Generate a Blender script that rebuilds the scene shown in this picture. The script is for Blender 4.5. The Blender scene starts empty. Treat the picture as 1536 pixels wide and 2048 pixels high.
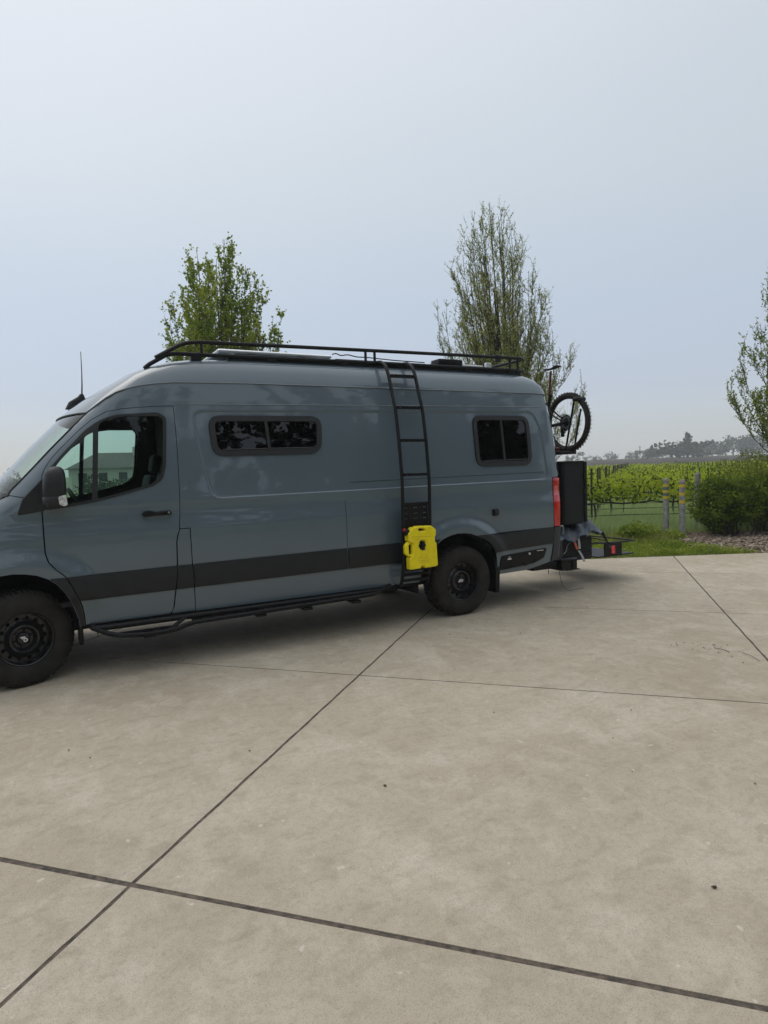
import bpy, bmesh, math, random
import numpy as np
from mathutils import Vector, Matrix
from mathutils.geometry import delaunay_2d_cdt

random.seed(7)
R_ = math.radians
C = bpy.context.scene.collection
sc = bpy.context.scene

# ------------------------------------------------------------------ camera
cam_d = bpy.data.cameras.new('camera'); cam = bpy.data.objects.new('camera', cam_d); C.objects.link(cam)
yw, pt, rl = R_(28.205), R_(-3.701), R_(-1.916)
Fv = Vector((math.sin(yw)*math.cos(pt), math.cos(yw)*math.cos(pt), math.sin(pt)))
Rv = Vector((math.cos(yw), -math.sin(yw), 0)); Uv = Rv.cross(Fv)
R2 = Rv*math.cos(rl)+Uv*math.sin(rl); U2 = -Rv*math.sin(rl)+Uv*math.cos(rl)
M = Matrix((R2, U2, -Fv)).transposed().to_4x4(); M.translation = Vector((.153, -5.982, 1.673))
cam.matrix_world = M
cam_d.sensor_fit = 'VERTICAL'; cam_d.sensor_height = 36; cam_d.sensor_width = 27
cam_d.lens = 1292.5/2048*36; cam_d.clip_end = 3000; cam_d.clip_start = .05
sc.camera = cam

# ------------------------------------------------------------------ sky and sun (thin fog, sun behind the van to the left)
SUN_EL, SUN_AZ = R_(64), R_(-35)
w = bpy.data.worlds.new('World'); sc.world = w; w.use_nodes = True
nt = w.node_tree; nt.nodes.clear(); N = nt.nodes.new; L = nt.links.new
out = N('ShaderNodeOutputWorld'); add = N('ShaderNodeAddShader'); b1 = N('ShaderNodeBackground'); b2 = N('ShaderNodeBackground')
sky = N('ShaderNodeTexSky'); sky.sky_type = 'NISHITA'; sky.sun_disc = False; sky.sun_elevation = SUN_EL; sky.sun_rotation = SUN_AZ
sky.dust_density = 1; b1.inputs[1].default_value = .05; L(sky.outputs[0], b1.inputs[0])
tc = N('ShaderNodeTexCoord'); sp = N('ShaderNodeSeparateXYZ'); L(tc.outputs['Generated'], sp.inputs[0])
cr = N('ShaderNodeValToRGB'); L(sp.outputs[2], cr.inputs[0]); e = cr.color_ramp.elements
stops = [(0, (.44, .455, .475)), (.05, (.385, .405, .445)), (.108, (.365, .375, .440)), (.22, (.41, .44, .475)), (.386, (.510, .540, .530)), (.57, (.585, .610, .610)), (.8, (.79, .82, .83)), (1, (.96, .98, .98))]
e[0].position, e[0].color = 0, (*stops[0][1], 1); e[1].position, e[1].color = 1, (*stops[-1][1], 1)
for p, c in stops[1:-1]: q = e.new(p); q.color = (*c, 1)
dt = N('ShaderNodeVectorMath'); dt.operation = 'DOT_PRODUCT'; L(tc.outputs['Generated'], dt.inputs[0])
dt.inputs[1].default_value = (math.sin(SUN_AZ)*math.cos(SUN_EL), math.cos(SUN_AZ)*math.cos(SUN_EL), math.sin(SUN_EL))
mr = N('ShaderNodeMapRange'); mr.inputs[1].default_value = .35; mr.inputs[2].default_value = 1; mr.inputs[3].default_value = 0; mr.inputs[4].default_value = .22
mr.interpolation_type = 'SMOOTHSTEP'; L(dt.outputs['Value'], mr.inputs[0])
glow = N('ShaderNodeMix'); glow.data_type = 'RGBA'; glow.blend_type = 'ADD'; L(mr.outputs[0], glow.inputs[0]); L(cr.outputs[0], glow.inputs[6]); glow.inputs[7].default_value = (.56, .40, .26, 1)
skn = N('ShaderNodeTexNoise'); skn.inputs['Scale'].default_value = 1.6; skn.inputs['Detail'].default_value = 3; L(tc.outputs['Generated'], skn.inputs[0])
skm = N('ShaderNodeMapRange'); skm.inputs[3].default_value = .95; skm.inputs[4].default_value = 1.05; L(skn.outputs[0], skm.inputs[0])
L(glow.outputs[2], b2.inputs[0]); L(skm.outputs[0], b2.inputs[1])
L(b1.outputs[0], add.inputs[0]); L(b2.outputs[0], add.inputs[1]); L(add.outputs[0], out.inputs[0])
sd = bpy.data.lights.new('sun', 'SUN'); sd.energy = .7; sd.angle = R_(40); sd.color = (1, .96, .9)
so = bpy.data.objects.new('sun', sd); C.objects.link(so)
so.rotation_euler = (-(math.pi/2-SUN_EL), 0, -SUN_AZ); so.location = (0, 0, 30)
sc.view_settings.view_transform = 'Standard'; sc.view_settings.look = 'None'; sc.view_settings.exposure = 0; sc.view_settings.gamma = 1
sc.view_settings.use_curve_mapping = False
sc.render.engine = 'CYCLES'
sc.cycles.volume_bounces = 0; sc.cycles.transparent_max_bounces = 12

# ------------------------------------------------------------------ materials
def pmat(name, col, rough=.6, metal=0, var=.12, scale=6, bump=0, bscale=60, coat=0, spec=.5, col2=None, detail=6, stretch=None, trans=0, objc='Object'):
    m = bpy.data.materials.new(name); m.use_nodes = True; t = m.node_tree; n = t.nodes; b = n['Principled BSDF']
    tcn = n.new('ShaderNodeTexCoord'); src = tcn.outputs[objc]
    if stretch:
        mp = n.new('ShaderNodeMapping'); mp.inputs['Scale'].default_value = stretch; t.links.new(src, mp.inputs[0]); src = mp.outputs[0]
    nz = n.new('ShaderNodeTexNoise'); nz.inputs['Scale'].default_value = scale; nz.inputs['Detail'].default_value = detail; t.links.new(src, nz.inputs[0])
    rp = n.new('ShaderNodeValToRGB'); t.links.new(nz.outputs[0], rp.inputs[0])
    c2 = col2 or [min(1, c*(1+var)) for c in col]; c1 = col if col2 else [c*(1-var) for c in col]
    rp.color_ramp.elements[0].position = .35; rp.color_ramp.elements[1].position = .65
    rp.color_ramp.elements[0].color = (*c1, 1); rp.color_ramp.elements[1].color = (*c2, 1)
    t.links.new(rp.outputs[0], b.inputs['Base Color'])
    b.inputs['Roughness'].default_value = rough; b.inputs['Metallic'].default_value = metal
    b.inputs['Coat Weight'].default_value = coat; b.inputs['Coat Roughness'].default_value = .035; b.inputs['Specular IOR Level'].default_value = spec
    if bump:
        n2 = n.new('ShaderNodeTexNoise'); n2.inputs['Scale'].default_value = bscale; n2.inputs['Detail'].default_value = 4; t.links.new(src, n2.inputs[0])
        bp = n.new('ShaderNodeBump'); bp.inputs['Strength'].default_value = bump; bp.inputs['Distance'].default_value = .01
        t.links.new(n2.outputs[0], bp.inputs['Height']); t.links.new(bp.outputs[0], b.inputs['Normal'])
    if trans:
        tr = n.new('ShaderNodeBsdfTranslucent'); t.links.new(rp.outputs[0], tr.inputs[0]); mx = n.new('ShaderNodeMixShader'); mx.inputs[0].default_value = trans
        t.links.new(b.outputs[0], mx.inputs[1]); t.links.new(tr.outputs[0], mx.inputs[2]); t.links.new(mx.outputs[0], n['Material Output'].inputs[0])
    return m

def glassmat(name, tint, refl=1.0, rough=.0):
    m = bpy.data.materials.new(name); m.use_nodes = True; t = m.node_tree; n = t.nodes
    for x in list(n):
        if x.type == 'BSDF_PRINCIPLED': n.remove(x)
    tr = n.new('ShaderNodeBsdfTransparent'); tr.inputs[0].default_value = (*tint, 1)
    gl = n.new('ShaderNodeBsdfGlossy'); gl.inputs['Roughness'].default_value = rough
    lw = n.new('ShaderNodeLayerWeight'); lw.inputs[0].default_value = .5
    pw = n.new('ShaderNodeMath'); pw.operation = 'POWER'; pw.inputs[1].default_value = 5; t.links.new(lw.outputs['Facing'], pw.inputs[0])
    fr = n.new('ShaderNodeMath'); fr.operation = 'MULTIPLY_ADD'; fr.inputs[1].default_value = .957; fr.inputs[2].default_value = .043; t.links.new(pw.outputs[0], fr.inputs[0])
    mu = n.new('ShaderNodeMath'); mu.operation = 'MULTIPLY'; mu.inputs[1].default_value = refl; mu.use_clamp = True
    mx = n.new('ShaderNodeMixShader'); t.links.new(fr.outputs[0], mu.inputs[0]); t.links.new(mu.outputs[0], mx.inputs[0])
    t.links.new(tr.outputs[0], mx.inputs[1]); t.links.new(gl.outputs[0], mx.inputs[2]); t.links.new(mx.outputs[0], n['Material Output'].inputs[0])
    tcn = n.new('ShaderNodeTexCoord'); nz = n.new('ShaderNodeTexNoise'); nz.inputs['Scale'].default_value = 3; bp = n.new('ShaderNodeBump'); bp.inputs['Strength'].default_value = .04; bp.inputs['Distance'].default_value = .02
    t.links.new(tcn.outputs['Object'], nz.inputs[0]); t.links.new(nz.outputs[0], bp.inputs['Height']); t.links.new(bp.outputs[0], gl.inputs['Normal'])
    return m

PAINT = pmat('blue_grey_paint', (.094, .132, .159), .34, var=.04, scale=1.2, bump=.10, bscale=1.3, coat=1)
CLAD = pmat('charcoal_plastic', (.014, .016, .018), .48, spec=.4, var=.12, scale=9, bump=.05, bscale=300)
BLACK = pmat('black_powder_coat', (.007, .007, .0075), .45, spec=.25, var=.15, scale=14, bump=.08, bscale=250)
RUBBER = pmat('tyre_rubber', (.022, .0195, .0175), .8, spec=.3, var=.3, scale=7, bump=.15, bscale=120)
STEEL = pmat('black_wheel_steel', (.009, .009, .010), .25, spec=.6, var=.15, scale=20)
SEAL = pmat('window_seal', (.012, .012, .013), .5, var=.1)
WELL = pmat('wheel_well_lining', (.010, .010, .010), .9, var=.2)
TRIM = pmat('window_frame_metal', (.016, .017, .019), .5, var=.1, scale=10, bump=.03, bscale=200)
GLASS = glassmat('green_tinted_glass', (.70, .86, .80), 1.0)
WGLASS = glassmat('windscreen_glass', (.80, .90, .86), 1.3)
TINT = glassmat('dark_tinted_glass', (.03, .03, .035), 1.25)
INT = pmat('cab_interior', (.022, .023, .025), .8, var=.2)
LINING = pmat('headlining', (.20, .20, .19), .9, var=.05)
RED = pmat('red_lamp_lens', (.55, .008, .012), .12, var=.15, scale=8, coat=1)
CLEAR = pmat('clear_lamp_lens', (.55, .55, .55), .12, var=.3, scale=40, coat=1)
WHITE = pmat('white_print', (.75, .75, .75), .5, var=.05)
YEL = pmat('yellow_can_plastic', (.90, .74, .004), .36, var=.06, scale=14, bump=.05, bscale=90)
ALU = pmat('aluminium', (.88, .90, .92), .32, metal=.35, var=.08)
CELL = pmat('solar_cells', (.008, .010, .02), .15, var=.3, coat=1)
CHROME = pmat('steel_hardware', (.35, .35, .36), .35, metal=.9, var=.2, scale=40)
ORANGE = pmat('orange_plastic', (.60, .10, .03), .45, var=.1)
BIKERED = pmat('red_anodised', (.09, .014, .008), .4, var=.2)
TARP = pmat('slate_tarp_cloth', (.075, .098, .125), .42, var=.18, scale=5, bump=.3, bscale=30)
BAG = pmat('black_bag_cloth', (.012, .012, .014), .8, var=.3, bump=.3, bscale=60)
BOXM = pmat('dark_box_shell', (.011, .012, .0135), .55, spec=.25, var=.12, scale=5, bump=.08, bscale=200)

# ------------------------------------------------------------------ helpers
def tag(o, label=None, cat=None, group=None, kind=None):
    if label: o['label'] = label
    if cat: o['category'] = cat
    if group: o['group'] = group
    if kind: o['kind'] = kind
    return o

def empty(name, loc, label=None, cat=None, group=None, kind=None):
    o = bpy.data.objects.new(name, None); o.location = loc; o.empty_display_size = .1; C.objects.link(o)
    return tag(o, label, cat, group, kind)

def wmat(o):
    m = o.matrix_basis.copy()
    return wmat(o.parent) @ o.matrix_parent_inverse @ m if o.parent else m

def place(o, parent):
    C.objects.link(o)
    if parent:
        o.parent = parent
        o.matrix_parent_inverse = wmat(parent).inverted()
    return o

def mesh(name, V, F, mat, parent=None, ang=None, normals=None):
    me = bpy.data.meshes.new(name); me.from_pydata([tuple(v) for v in V], [], F); me.update()
    if mat: me.materials.append(mat)
    if ang is not None:
        me.polygons.foreach_set('use_smooth', [True]*len(me.polygons))
        if ang < 180: me.set_sharp_from_angle(angle=R_(ang))
    if normals is not None: me.normals_split_custom_set_from_vertices([tuple(n) for n in normals])
    return place(bpy.data.objects.new(name, me), parent)

class MB:
    def __init__(s): s.V = []; s.F = []
    def add(s, V, F):
        k = len(s.V); s.V += [Vector(v) for v in V]; s.F += [tuple(i+k for i in f) for f in F]; return s
    def box(s, lo, hi, c=0, M=None):
        bm = bmesh.new(); bmesh.ops.create_cube(bm, size=1)
        for v in bm.verts: v.co = Vector([(lo[i]+hi[i])/2+v.co[i]*(hi[i]-lo[i]) for i in range(3)])
        if c: bmesh.ops.bevel(bm, geom=bm.edges[:], offset=c, segments=2 if c > .015 else 1, affect='EDGES', profile=.6)
        V = [v.co.copy() for v in bm.verts]
        if M: V = [M @ v for v in V]
        s.add(V, [[v.index for v in f.verts] for f in bm.faces]); bm.free(); return s
    def tube(s, P, r, n=8, closed=False, cap=True):
        P = [Vector(p) for p in P]; m = len(P); rr = r if isinstance(r, (list, tuple)) else [r]*m
        def tan(i):
            a = P[(i-1) % m] if (closed or i > 0) else P[i]; b = P[(i+1) % m] if (closed or i < m-1) else P[i]
            d = (b-a); return d.normalized() if d.length > 1e-9 else Vector((0, 0, 1))
        t0 = tan(0); u = t0.orthogonal().normalized(); V = []
        for i in range(m):
            t = tan(i); u = (u-t*u.dot(t))
            u = u.normalized() if u.length > 1e-6 else t.orthogonal().normalized(); v = t.cross(u)
            for k in range(n):
                a = 2*math.pi*k/n; V.append(P[i]+(u*math.cos(a)+v*math.sin(a))*rr[i])
        F = []
        for i in range(m if closed else m-1):
            for k in range(n):
                j = (i+1) % m; F.append((i*n+k, i*n+(k+1) % n, j*n+(k+1) % n, j*n+k))
        if cap and not closed: F.append(tuple(reversed(range(n)))); F.append(tuple((m-1)*n+k for k in range(n)))
        return s.add(V, F)
    def lathe(s, prof, o, n=48, axis='y', closed=False):      # prof: (radius, depth along the axis)
        V = []; o = Vector(o)
        for r, h in prof:
            for k in range(n):
                a = 2*math.pi*k/n; c, d = math.cos(a)*r, math.sin(a)*r
                V.append(o+(Vector((c, h, d)) if axis == 'y' else Vector((h, c, d)) if axis == 'x' else Vector((c, d, h))))
        m = len(prof); F = []
        for i in range(m if closed else m-1):
            for k in range(n):
                j = (i+1) % m; F.append((i*n+k, j*n+k, j*n+(k+1) % n, i*n+(k+1) % n))
        return s.add(V, F)
    def build(s, name, mat, parent=None, ang=35): return mesh(name, s.V, s.F, mat, parent, ang)

def rounded(P, r, n=5):                                         # round the corners of an open path
    P = [Vector(p) for p in P]; out = [P[0]]
    for a, b, c in zip(P, P[1:], P[2:]):
        d1 = (a-b); d2 = (c-b); k = min(r, d1.length*.45, d2.length*.45); p, q = b+d1.normalized()*k, b+d2.normalized()*k
        for i in range(n+1): t = i/n; out.append(p*(1-t)**2+b*2*t*(1-t)+q*t*t)
    return out+[P[-1]]

def rpoly(P, r, n=4):                                           # round a closed 2-D polygon
    P = [Vector((p[0], p[1])) for p in P]; out = []; m = len(P)
    for i in range(m):
        a, b, c = P[i-1], P[i], P[(i+1) % m]; d1 = a-b; d2 = c-b; k = min(r, d1.length*.45, d2.length*.45)
        p, q = b+d1.normalized()*k, b+d2.normalized()*k
        for j in range(n+1): t = j/n; v = p*(1-t)**2+b*2*t*(1-t)+q*t*t; out.append((v.x, v.y))
    return out

def extr(name, polys, depth, bevel, mat, parent, Mx, res=2, ang=35):   # flat outline with holes, given real thickness
    cu = bpy.data.curves.new(name, 'CURVE'); cu.dimensions = '2D'; cu.fill_mode = 'BOTH'; cu.extrude = depth/2-bevel; cu.bevel_depth = bevel; cu.bevel_resolution = res; cu.offset = -bevel
    for P in polys:
        s = cu.splines.new('POLY'); s.points.add(len(P)-1); s.use_cyclic_u = True
        for p, q in zip(s.points, P): p.co = (q[0], q[1], 0, 1)
    o = bpy.data.objects.new(name, cu); C.objects.link(o); dg = bpy.context.evaluated_depsgraph_get(); me = bpy.data.meshes.new_from_object(o.evaluated_get(dg))
    bpy.data.objects.remove(o); bpy.data.curves.remove(cu); me.transform(Mx); me.materials.clear(); me.materials.append(mat); me.name = name
    me.polygons.foreach_set('use_smooth', [True]*len(me.polygons)); me.set_sharp_from_angle(angle=R_(ang))
    return place(bpy.data.objects.new(name, me), parent)
XZ = Matrix(((1, 0, 0, 0), (0, 0, -1, 0), (0, 1, 0, 0), (0, 0, 0, 1)))      # curve plane -> x, z; thickness along y

# ------------------------------------------------------------------ van body surface: y as a function of x, z
PZ = [.38, .5, .65, .9, 1.15, 1.23, 1.30, 1.36, 1.42, 1.475, 1.52, 1.75, 2.0, 2.3, 2.345, 2.45, 2.55, 2.65, 2.72, 2.76, 2.785, 2.803, 2.82, 2.83]
PY = [.035, .02, .008, 0, 0, .002, .014, .019, .019, .016, .022, .042, .066, .105, .110, .125, .14, .165, .21, .25, .30, .38, .6, 1.0]
_zz = np.arange(.2, 3.0, .004); _yy = np.interp(_zz, PZ, PY)
for _ in range(2): _y2 = np.convolve(np.pad(_yy, 4, mode='edge'), np.ones(9)/9, 'valid'); _yy = np.where(_zz < 2.6, _y2, _yy)
PZ, PY = list(_zz), list(_yy)
ZF = [.3, .9, 1.1, 1.3, 1.45, 1.55, 1.724, 2.0, 2.25, 2.6]; XS = [-1.0, -1.02, -.98, -.75, -.42, -.30, -.134, .12, .37, .72]
def frontp(z): return float(np.interp(z, ZF, XS)), float(np.interp(z, [.9, 1.3, 1.6], [.2, .2, .17])), float(np.interp(z, [1.0, 1.4, 2.3], [.45, .40, .3]))
def fx(t, z): xs, b, c = frontp(z); return xs+b*t*t+c*(1-max(0, 1-abs(t)**5)**.2)
def rearx(z): return float(np.interp(z, [.4, .9, 1.5, 1.85, 2.1, 2.345, 2.53], [5.85, 5.88, 5.89, 5.88, 5.86, 5.82, 5.785]))
def sdist(px, pz, poly):                                         # signed distance, negative inside
    best = 1e9; ins = False; m = len(poly)
    for i in range(m):
        ax, az = poly[i]; bx, bz = poly[(i+1) % m]; dx, dz = bx-ax, bz-az; L2 = dx*dx+dz*dz or 1e-12
        t = max(0, min(1, ((px-ax)*dx+(pz-az)*dz)/L2)); d = math.hypot(px-ax-t*dx, pz-az-t*dz); best = min(best, d)
        if (az > pz) != (bz > pz) and px < (bx-ax)*(pz-az)/(bz-az+1e-15)+ax: ins = not ins
    return -best if ins else best
RECESS = rpoly([(1.455, 2.272), (5.50, 2.318), (5.60, 2.12), (5.665, 1.500), (1.585, 1.468), (1.50, 1.90)], .09)
def sst(a, b, x): t = max(0, min(1, (x-a)/(b-a))); return t*t*(3-2*t)
def Ysm(x, z):
    y0 = float(np.interp(z, PZ, PY)); xs, b, c = frontp(z)
    if x < xs+b+c:
        lo, hi = 0, 1
        for _ in range(26):
            t = (lo+hi)/2
            if fx(t, z) < x: lo = t
            else: hi = t
        return 1-(1-y0)*lo
    xr = rearx(z); r = .10
    if x > xr-r: s = min(1, (x-(xr-r))/r); return y0+r*(1-math.sqrt(max(0, 1-s*s)))
    return y0
def Ys(x, z):
    y = Ysm(x, z)
    if 1.4 < x < 5.72 and 1.40 < z < 2.36: y += .007*(1-sst(-.006, .006, sdist(x, z, RECESS)))
    for cx, r0, r1, am in ((0, .60, .76, .030), (4.325, .62, .75, .034)):
        d = math.hypot(x-cx, z-.385)
        if d < r1+.03 and z > .5: y -= am*(1-sst(r0, r1, d))*sst(.5, .75, z)
    if z > 2.30: y += .004*(sst(2.342, 2.352, z)-0)*0
    return y
def nrm(x, z, f=None):
    f = f or Ys; h = .003; gx = (f(x+h, z)-f(x-h, z))/(2*h); gz = (f(x, z+h)-f(x, z-h))/(2*h); n = Vector((gx, -1, gz)); return n.normalized()

def offs(poly, d):
    out = []; m = len(poly); ar = sum(poly[i-1][0]*poly[i][1]-poly[i][0]*poly[i-1][1] for i in range(m))
    sg = 1 if ar > 0 else -1
    for i in range(m):
        a, b, c = Vector(poly[i-1]), Vector(poly[i]), Vector(poly[(i+1) % m])
        n1 = Vector(((b-a).y, -(b-a).x)); n2 = Vector(((c-b).y, -(c-b).x)); n = (n1.normalized() if n1.length > 1e-9 else n1)+(n2.normalized() if n2.length > 1e-9 else n2)
        if n.length < 1e-6: out.append(tuple(b)); continue
        n.normalize(); k = max(.5, n.dot(n1.normalized() if n1.length > 1e-9 else n)); out.append(tuple(b+n*(d*sg/k)))
    return out

def panel(name, poly, mat, parent, holes=(), lines=(), h=.07, off=0, thick=.025, surf=None, mirror=True):
    surf = surf or Ys; V2 = []; E = []
    def loop(P, closed=True, step=h):
        idx = []; m = len(P)
        for i in range(m if closed else m-1):
            a = Vector(P[i]); b = Vector(P[(i+1) % m]); k = max(1, int((b-a).length/step))
            for j in range(k): idx.append(len(V2)); V2.append(a+(b-a)*j/k)
        if not closed: idx.append(len(V2)); V2.append(Vector(P[-1]))
        for i in range(len(idx) if closed else len(idx)-1): E.append((idx[i], idx[(i+1) % len(idx)]))
    loop(poly)
    for H in holes: loop(H)
    inside = lambda p: sdist(p[0], p[1], poly) < 0 and all(sdist(p[0], p[1], H) > 0 for H in holes)
    for Ln in lines:
        seg = []
        for p in Ln:
            if sdist(p[0], p[1], poly) < -.004 and all(sdist(p[0], p[1], H) > .004 for H in holes): seg.append(p)
            else:
                if len(seg) > 1: loop(seg, False, 9)
                seg = []
        if len(seg) > 1: loop(seg, False, 9)
    base = np.array([tuple(v) for v in V2])
    xs = [p[0] for p in poly]; zs = [p[1] for p in poly]
    gx = np.arange(min(xs)+h/2, max(xs), h); gz = np.arange(min(zs)+h/2, max(zs), h)
    for x in gx:
        for z in gz:
            if np.min((base[:, 0]-x)**2+(base[:, 1]-z)**2) > (h*.42)**2 and inside((x, z)): V2.append(Vector((x, z)))
    vs, es, fs, *_ = delaunay_2d_cdt(V2, E, [], 0, 1e-5)
    V = []; F = []
    for v in vs: V.append(Vector((v.x, surf(v.x, v.y)+off, v.y)))
    for f in fs:
        c = sum((vs[i] for i in f), Vector((0, 0)))/len(f)
        if inside(c):
            a, b, d = [vs[i] for i in f[:3]]
            F.append(tuple(f) if (b-a).cross(d-a) > 0 else tuple(reversed(f)))
    nn = [nrm(v.x, v.y, surf) for v in vs]
    ec = {}
    for f in F:
        for i in range(len(f)): a, b = f[i], f[(i+1) % len(f)]; ec[(a, b)] = 1
    bd = [(a, b) for a, b in ec if (b, a) not in ec]
    for a, b in bd:
        k = len(V); V += [V[a], V[b], V[b]+Vector((0, thick, 0)), V[a]+Vector((0, thick, 0))]; F.append((k+1, k, k+3, k+2))
        d = V[b]-V[a]; n = d.cross(Vector((0, 1, 0))).normalized()*1; nn += [n]*4
    # faces wind so that the outside (-y) is the front
    o = mesh(name, V, F, mat, parent, 180, nn)
    if mirror:
        q = o.copy(); C.objects.link(q); q.scale = (1, -1, 1); q.location = (0, 2, 0)
        return o, q
    return o

# ------------------------------------------------------------------ ground, concrete apron
CONC = pmat('pale_concrete', (.40, .375, .325), .85, var=.05, scale=.9)
def conc_nodes(m):
    t = m.node_tree; n = t.nodes; b = n['Principled BSDF']; tcn = n['Texture Coordinate']
    rp = n['Color Ramp']; rp.color_ramp.elements[0].color = (.395, .340, .252, 1); rp.color_ramp.elements[1].color = (.465, .405, .308, 1)
    rp.color_ramp.elements[0].position = .3; rp.color_ramp.elements[1].position = .7
    cur = rp.outputs[0]
    def layer(scale, lo, hi, col, fac, st=(1, 1, 1), detail=5, dist=0):
        nonlocal cur
        mp = n.new('ShaderNodeMapping'); mp.inputs['Scale'].default_value = st; mp.inputs['Rotation'].default_value = (0, 0, R_(-30)); t.links.new(tcn.outputs['Object'], mp.inputs[0])
        z = n.new('ShaderNodeTexNoise'); z.inputs['Scale'].default_value = scale; z.inputs['Detail'].default_value = detail; z.inputs['Distortion'].default_value = dist
        t.links.new(mp.outputs[0], z.inputs[0]); r = n.new('ShaderNodeMapRange'); r.inputs[1].default_value = lo; r.inputs[2].default_value = hi; r.inputs[4].default_value = fac
        t.links.new(z.outputs[0], r.inputs[0]); x = n.new('ShaderNodeMix'); x.data_type = 'RGBA'; t.links.new(r.outputs[0], x.inputs[0]); t.links.new(cur, x.inputs[6]); x.inputs[7].default_value = (*col, 1); cur = x.outputs[2]
    layer(.55, .45, .72, (.34, .275, .19), .55)                         # brown stains
    layer(1.7, .50, .68, (.58, .52, .42), .45, (1, .8, 1), 14, .8)     # pale bloom
    layer(7, .50, .74, (.60, .54, .445), .42, (1, .6, 1), 14, .8)
    layer(11, .50, .72, (.27, .23, .165), .42, (.6, 1, 1), 14, .6)
    layer(30, .46, .70, (.27, .23, .175), .30, detail=10, dist=.5)
    layer(75, .58, .80, (.22, .185, .145), .38, detail=4)                 # fine sand speckle
    layer(300, .52, .80, (.15, .125, .10), .75, detail=2)
    layer(190, .58, .80, (.66, .60, .51), .55, detail=2)
    layer(13, .70, .74, (.68, .64, .56), .45, detail=3)                 # small pale splashes
    oi = n.new('ShaderNodeObjectInfo'); mr2 = n.new('ShaderNodeMapRange'); mr2.inputs[3].default_value = .94; mr2.inputs[4].default_value = 1.05; t.links.new(oi.outputs['Random'], mr2.inputs[0])
    hv = n.new('ShaderNodeHueSaturation'); t.links.new(mr2.outputs[0], hv.inputs['Value']); t.links.new(cur, hv.inputs['Color']); cur = hv.outputs[0]
    t.links.new(cur, b.inputs['Base Color'])
    z = n.new('ShaderNodeTexNoise'); z.inputs['Scale'].default_value = 160; z.inputs['Detail'].default_value = 5; t.links.new(tcn.outputs['Object'], z.inputs[0])
    bp = n.new('ShaderNodeBump'); bp.inputs['Strength'].default_value = .35; bp.inputs['Distance'].default_value = .004; t.links.new(z.outputs[0], bp.inputs['Height']); t.links.new(bp.outputs[0], b.inputs['Normal'])
conc_nodes(CONC)
JOINT = pmat('joint_filler', (.050, .043, .037), .95, var=.5, scale=30, col2=(.14, .11, .085), bump=.3, bscale=200)
SOIL = pmat('soil_and_grass', (.10, .15, .035), .95, scale=.6, col2=(.17, .18, .07), bump=.6, bscale=12)
FARM = pmat('bare_vine_field', (.040, .032, .024), .95, scale=.15, col2=(.065, .052, .038), spec=.1)

def terr(x, y):
    d = math.hypot(x, y+6); return -.03+max(0, d-75)*.0128 if d < 330 else -.03+255*.0128
V, F = [], []
rs = [0, 4, 8, 12, 18, 26, 40, 60, 75, 90, 120, 160, 200, 250, 300, 330, 360, 400]; n_ = 96
for r in rs:
    for k in range(n_): a = 2*math.pi*k/n_; x, y = r*math.sin(a), -6+r*math.cos(a); V.append((x, y, terr(x, y)))
for i in range(len(rs)-1):
    for k in range(n_): F.append((i*n_+k, (i+1)*n_+k, (i+1)*n_+(k+1) % n_, i*n_+(k+1) % n_))
g = mesh('ground', V, F, SOIL, None, 180); g['kind'] = 'structure'
# far field of bare vines: a strip of darker soil on the rise
V, F = [], []
for i, r in enumerate([88, 110, 140, 180, 230, 300]):
    for k in range(41): a = R_(10+k*2.4); x, y = r*math.sin(a), -6+r*math.cos(a); V.append((x, y, terr(x, y)+.05))
for i in range(5):
    for k in range(40): F.append((i*41+k, (i+1)*41+k, (i+1)*41+k+1, i*41+k+1))
g = mesh('far_field', V, F, FARM, None, 180); g['kind'] = 'structure'

# slabs: joints follow a grid turned 46 degrees to the van; the far edge runs obliquely
GA = R_(-45.93); U_ = Vector((math.cos(GA), math.sin(GA))); W_ = Vector((-math.sin(GA), math.cos(GA)))
ucuts = [2.575+3.218*k for k in range(-8, 6)]; vcuts = [-1.933-2.78*6, -1.933-2.78*5, -1.933-2.78*4, -1.933-2.78*3, -1.933-2.78*2, -1.933-2.78, -1.933, .85, 3.70, 6.40, 9.1, 11.8, 14.5, 17.2]
EDGE = [(-30, 22), (4.6, 4.34), (6.8, 3.2), (8.5, 2.38), (10.03, 1.63), (11.44, .80), (13.2, -.35), (16, -2.4), (30, -14)]
def edge_y(x): return float(np.interp(x, [p[0] for p in EDGE], [p[1] for p in EDGE]))
apron = empty('concrete_apron', (0, 0, 0), kind='structure')
V = [(-11.97, -12.97, -.009), (14.97, -12.97, -.009), (14.97, edge_y(15)-.03, -.009)] + [(x, y-.03, -.009) for x, y in reversed(EDGE[1:7])] + [(-11.97, edge_y(-12)-.05, -.009)]
jf = mesh('joint_filler', V, [tuple(range(len(V)))], JOINT, apron); jf['kind'] = 'structure'
rnd = random.Random(3)
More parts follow.
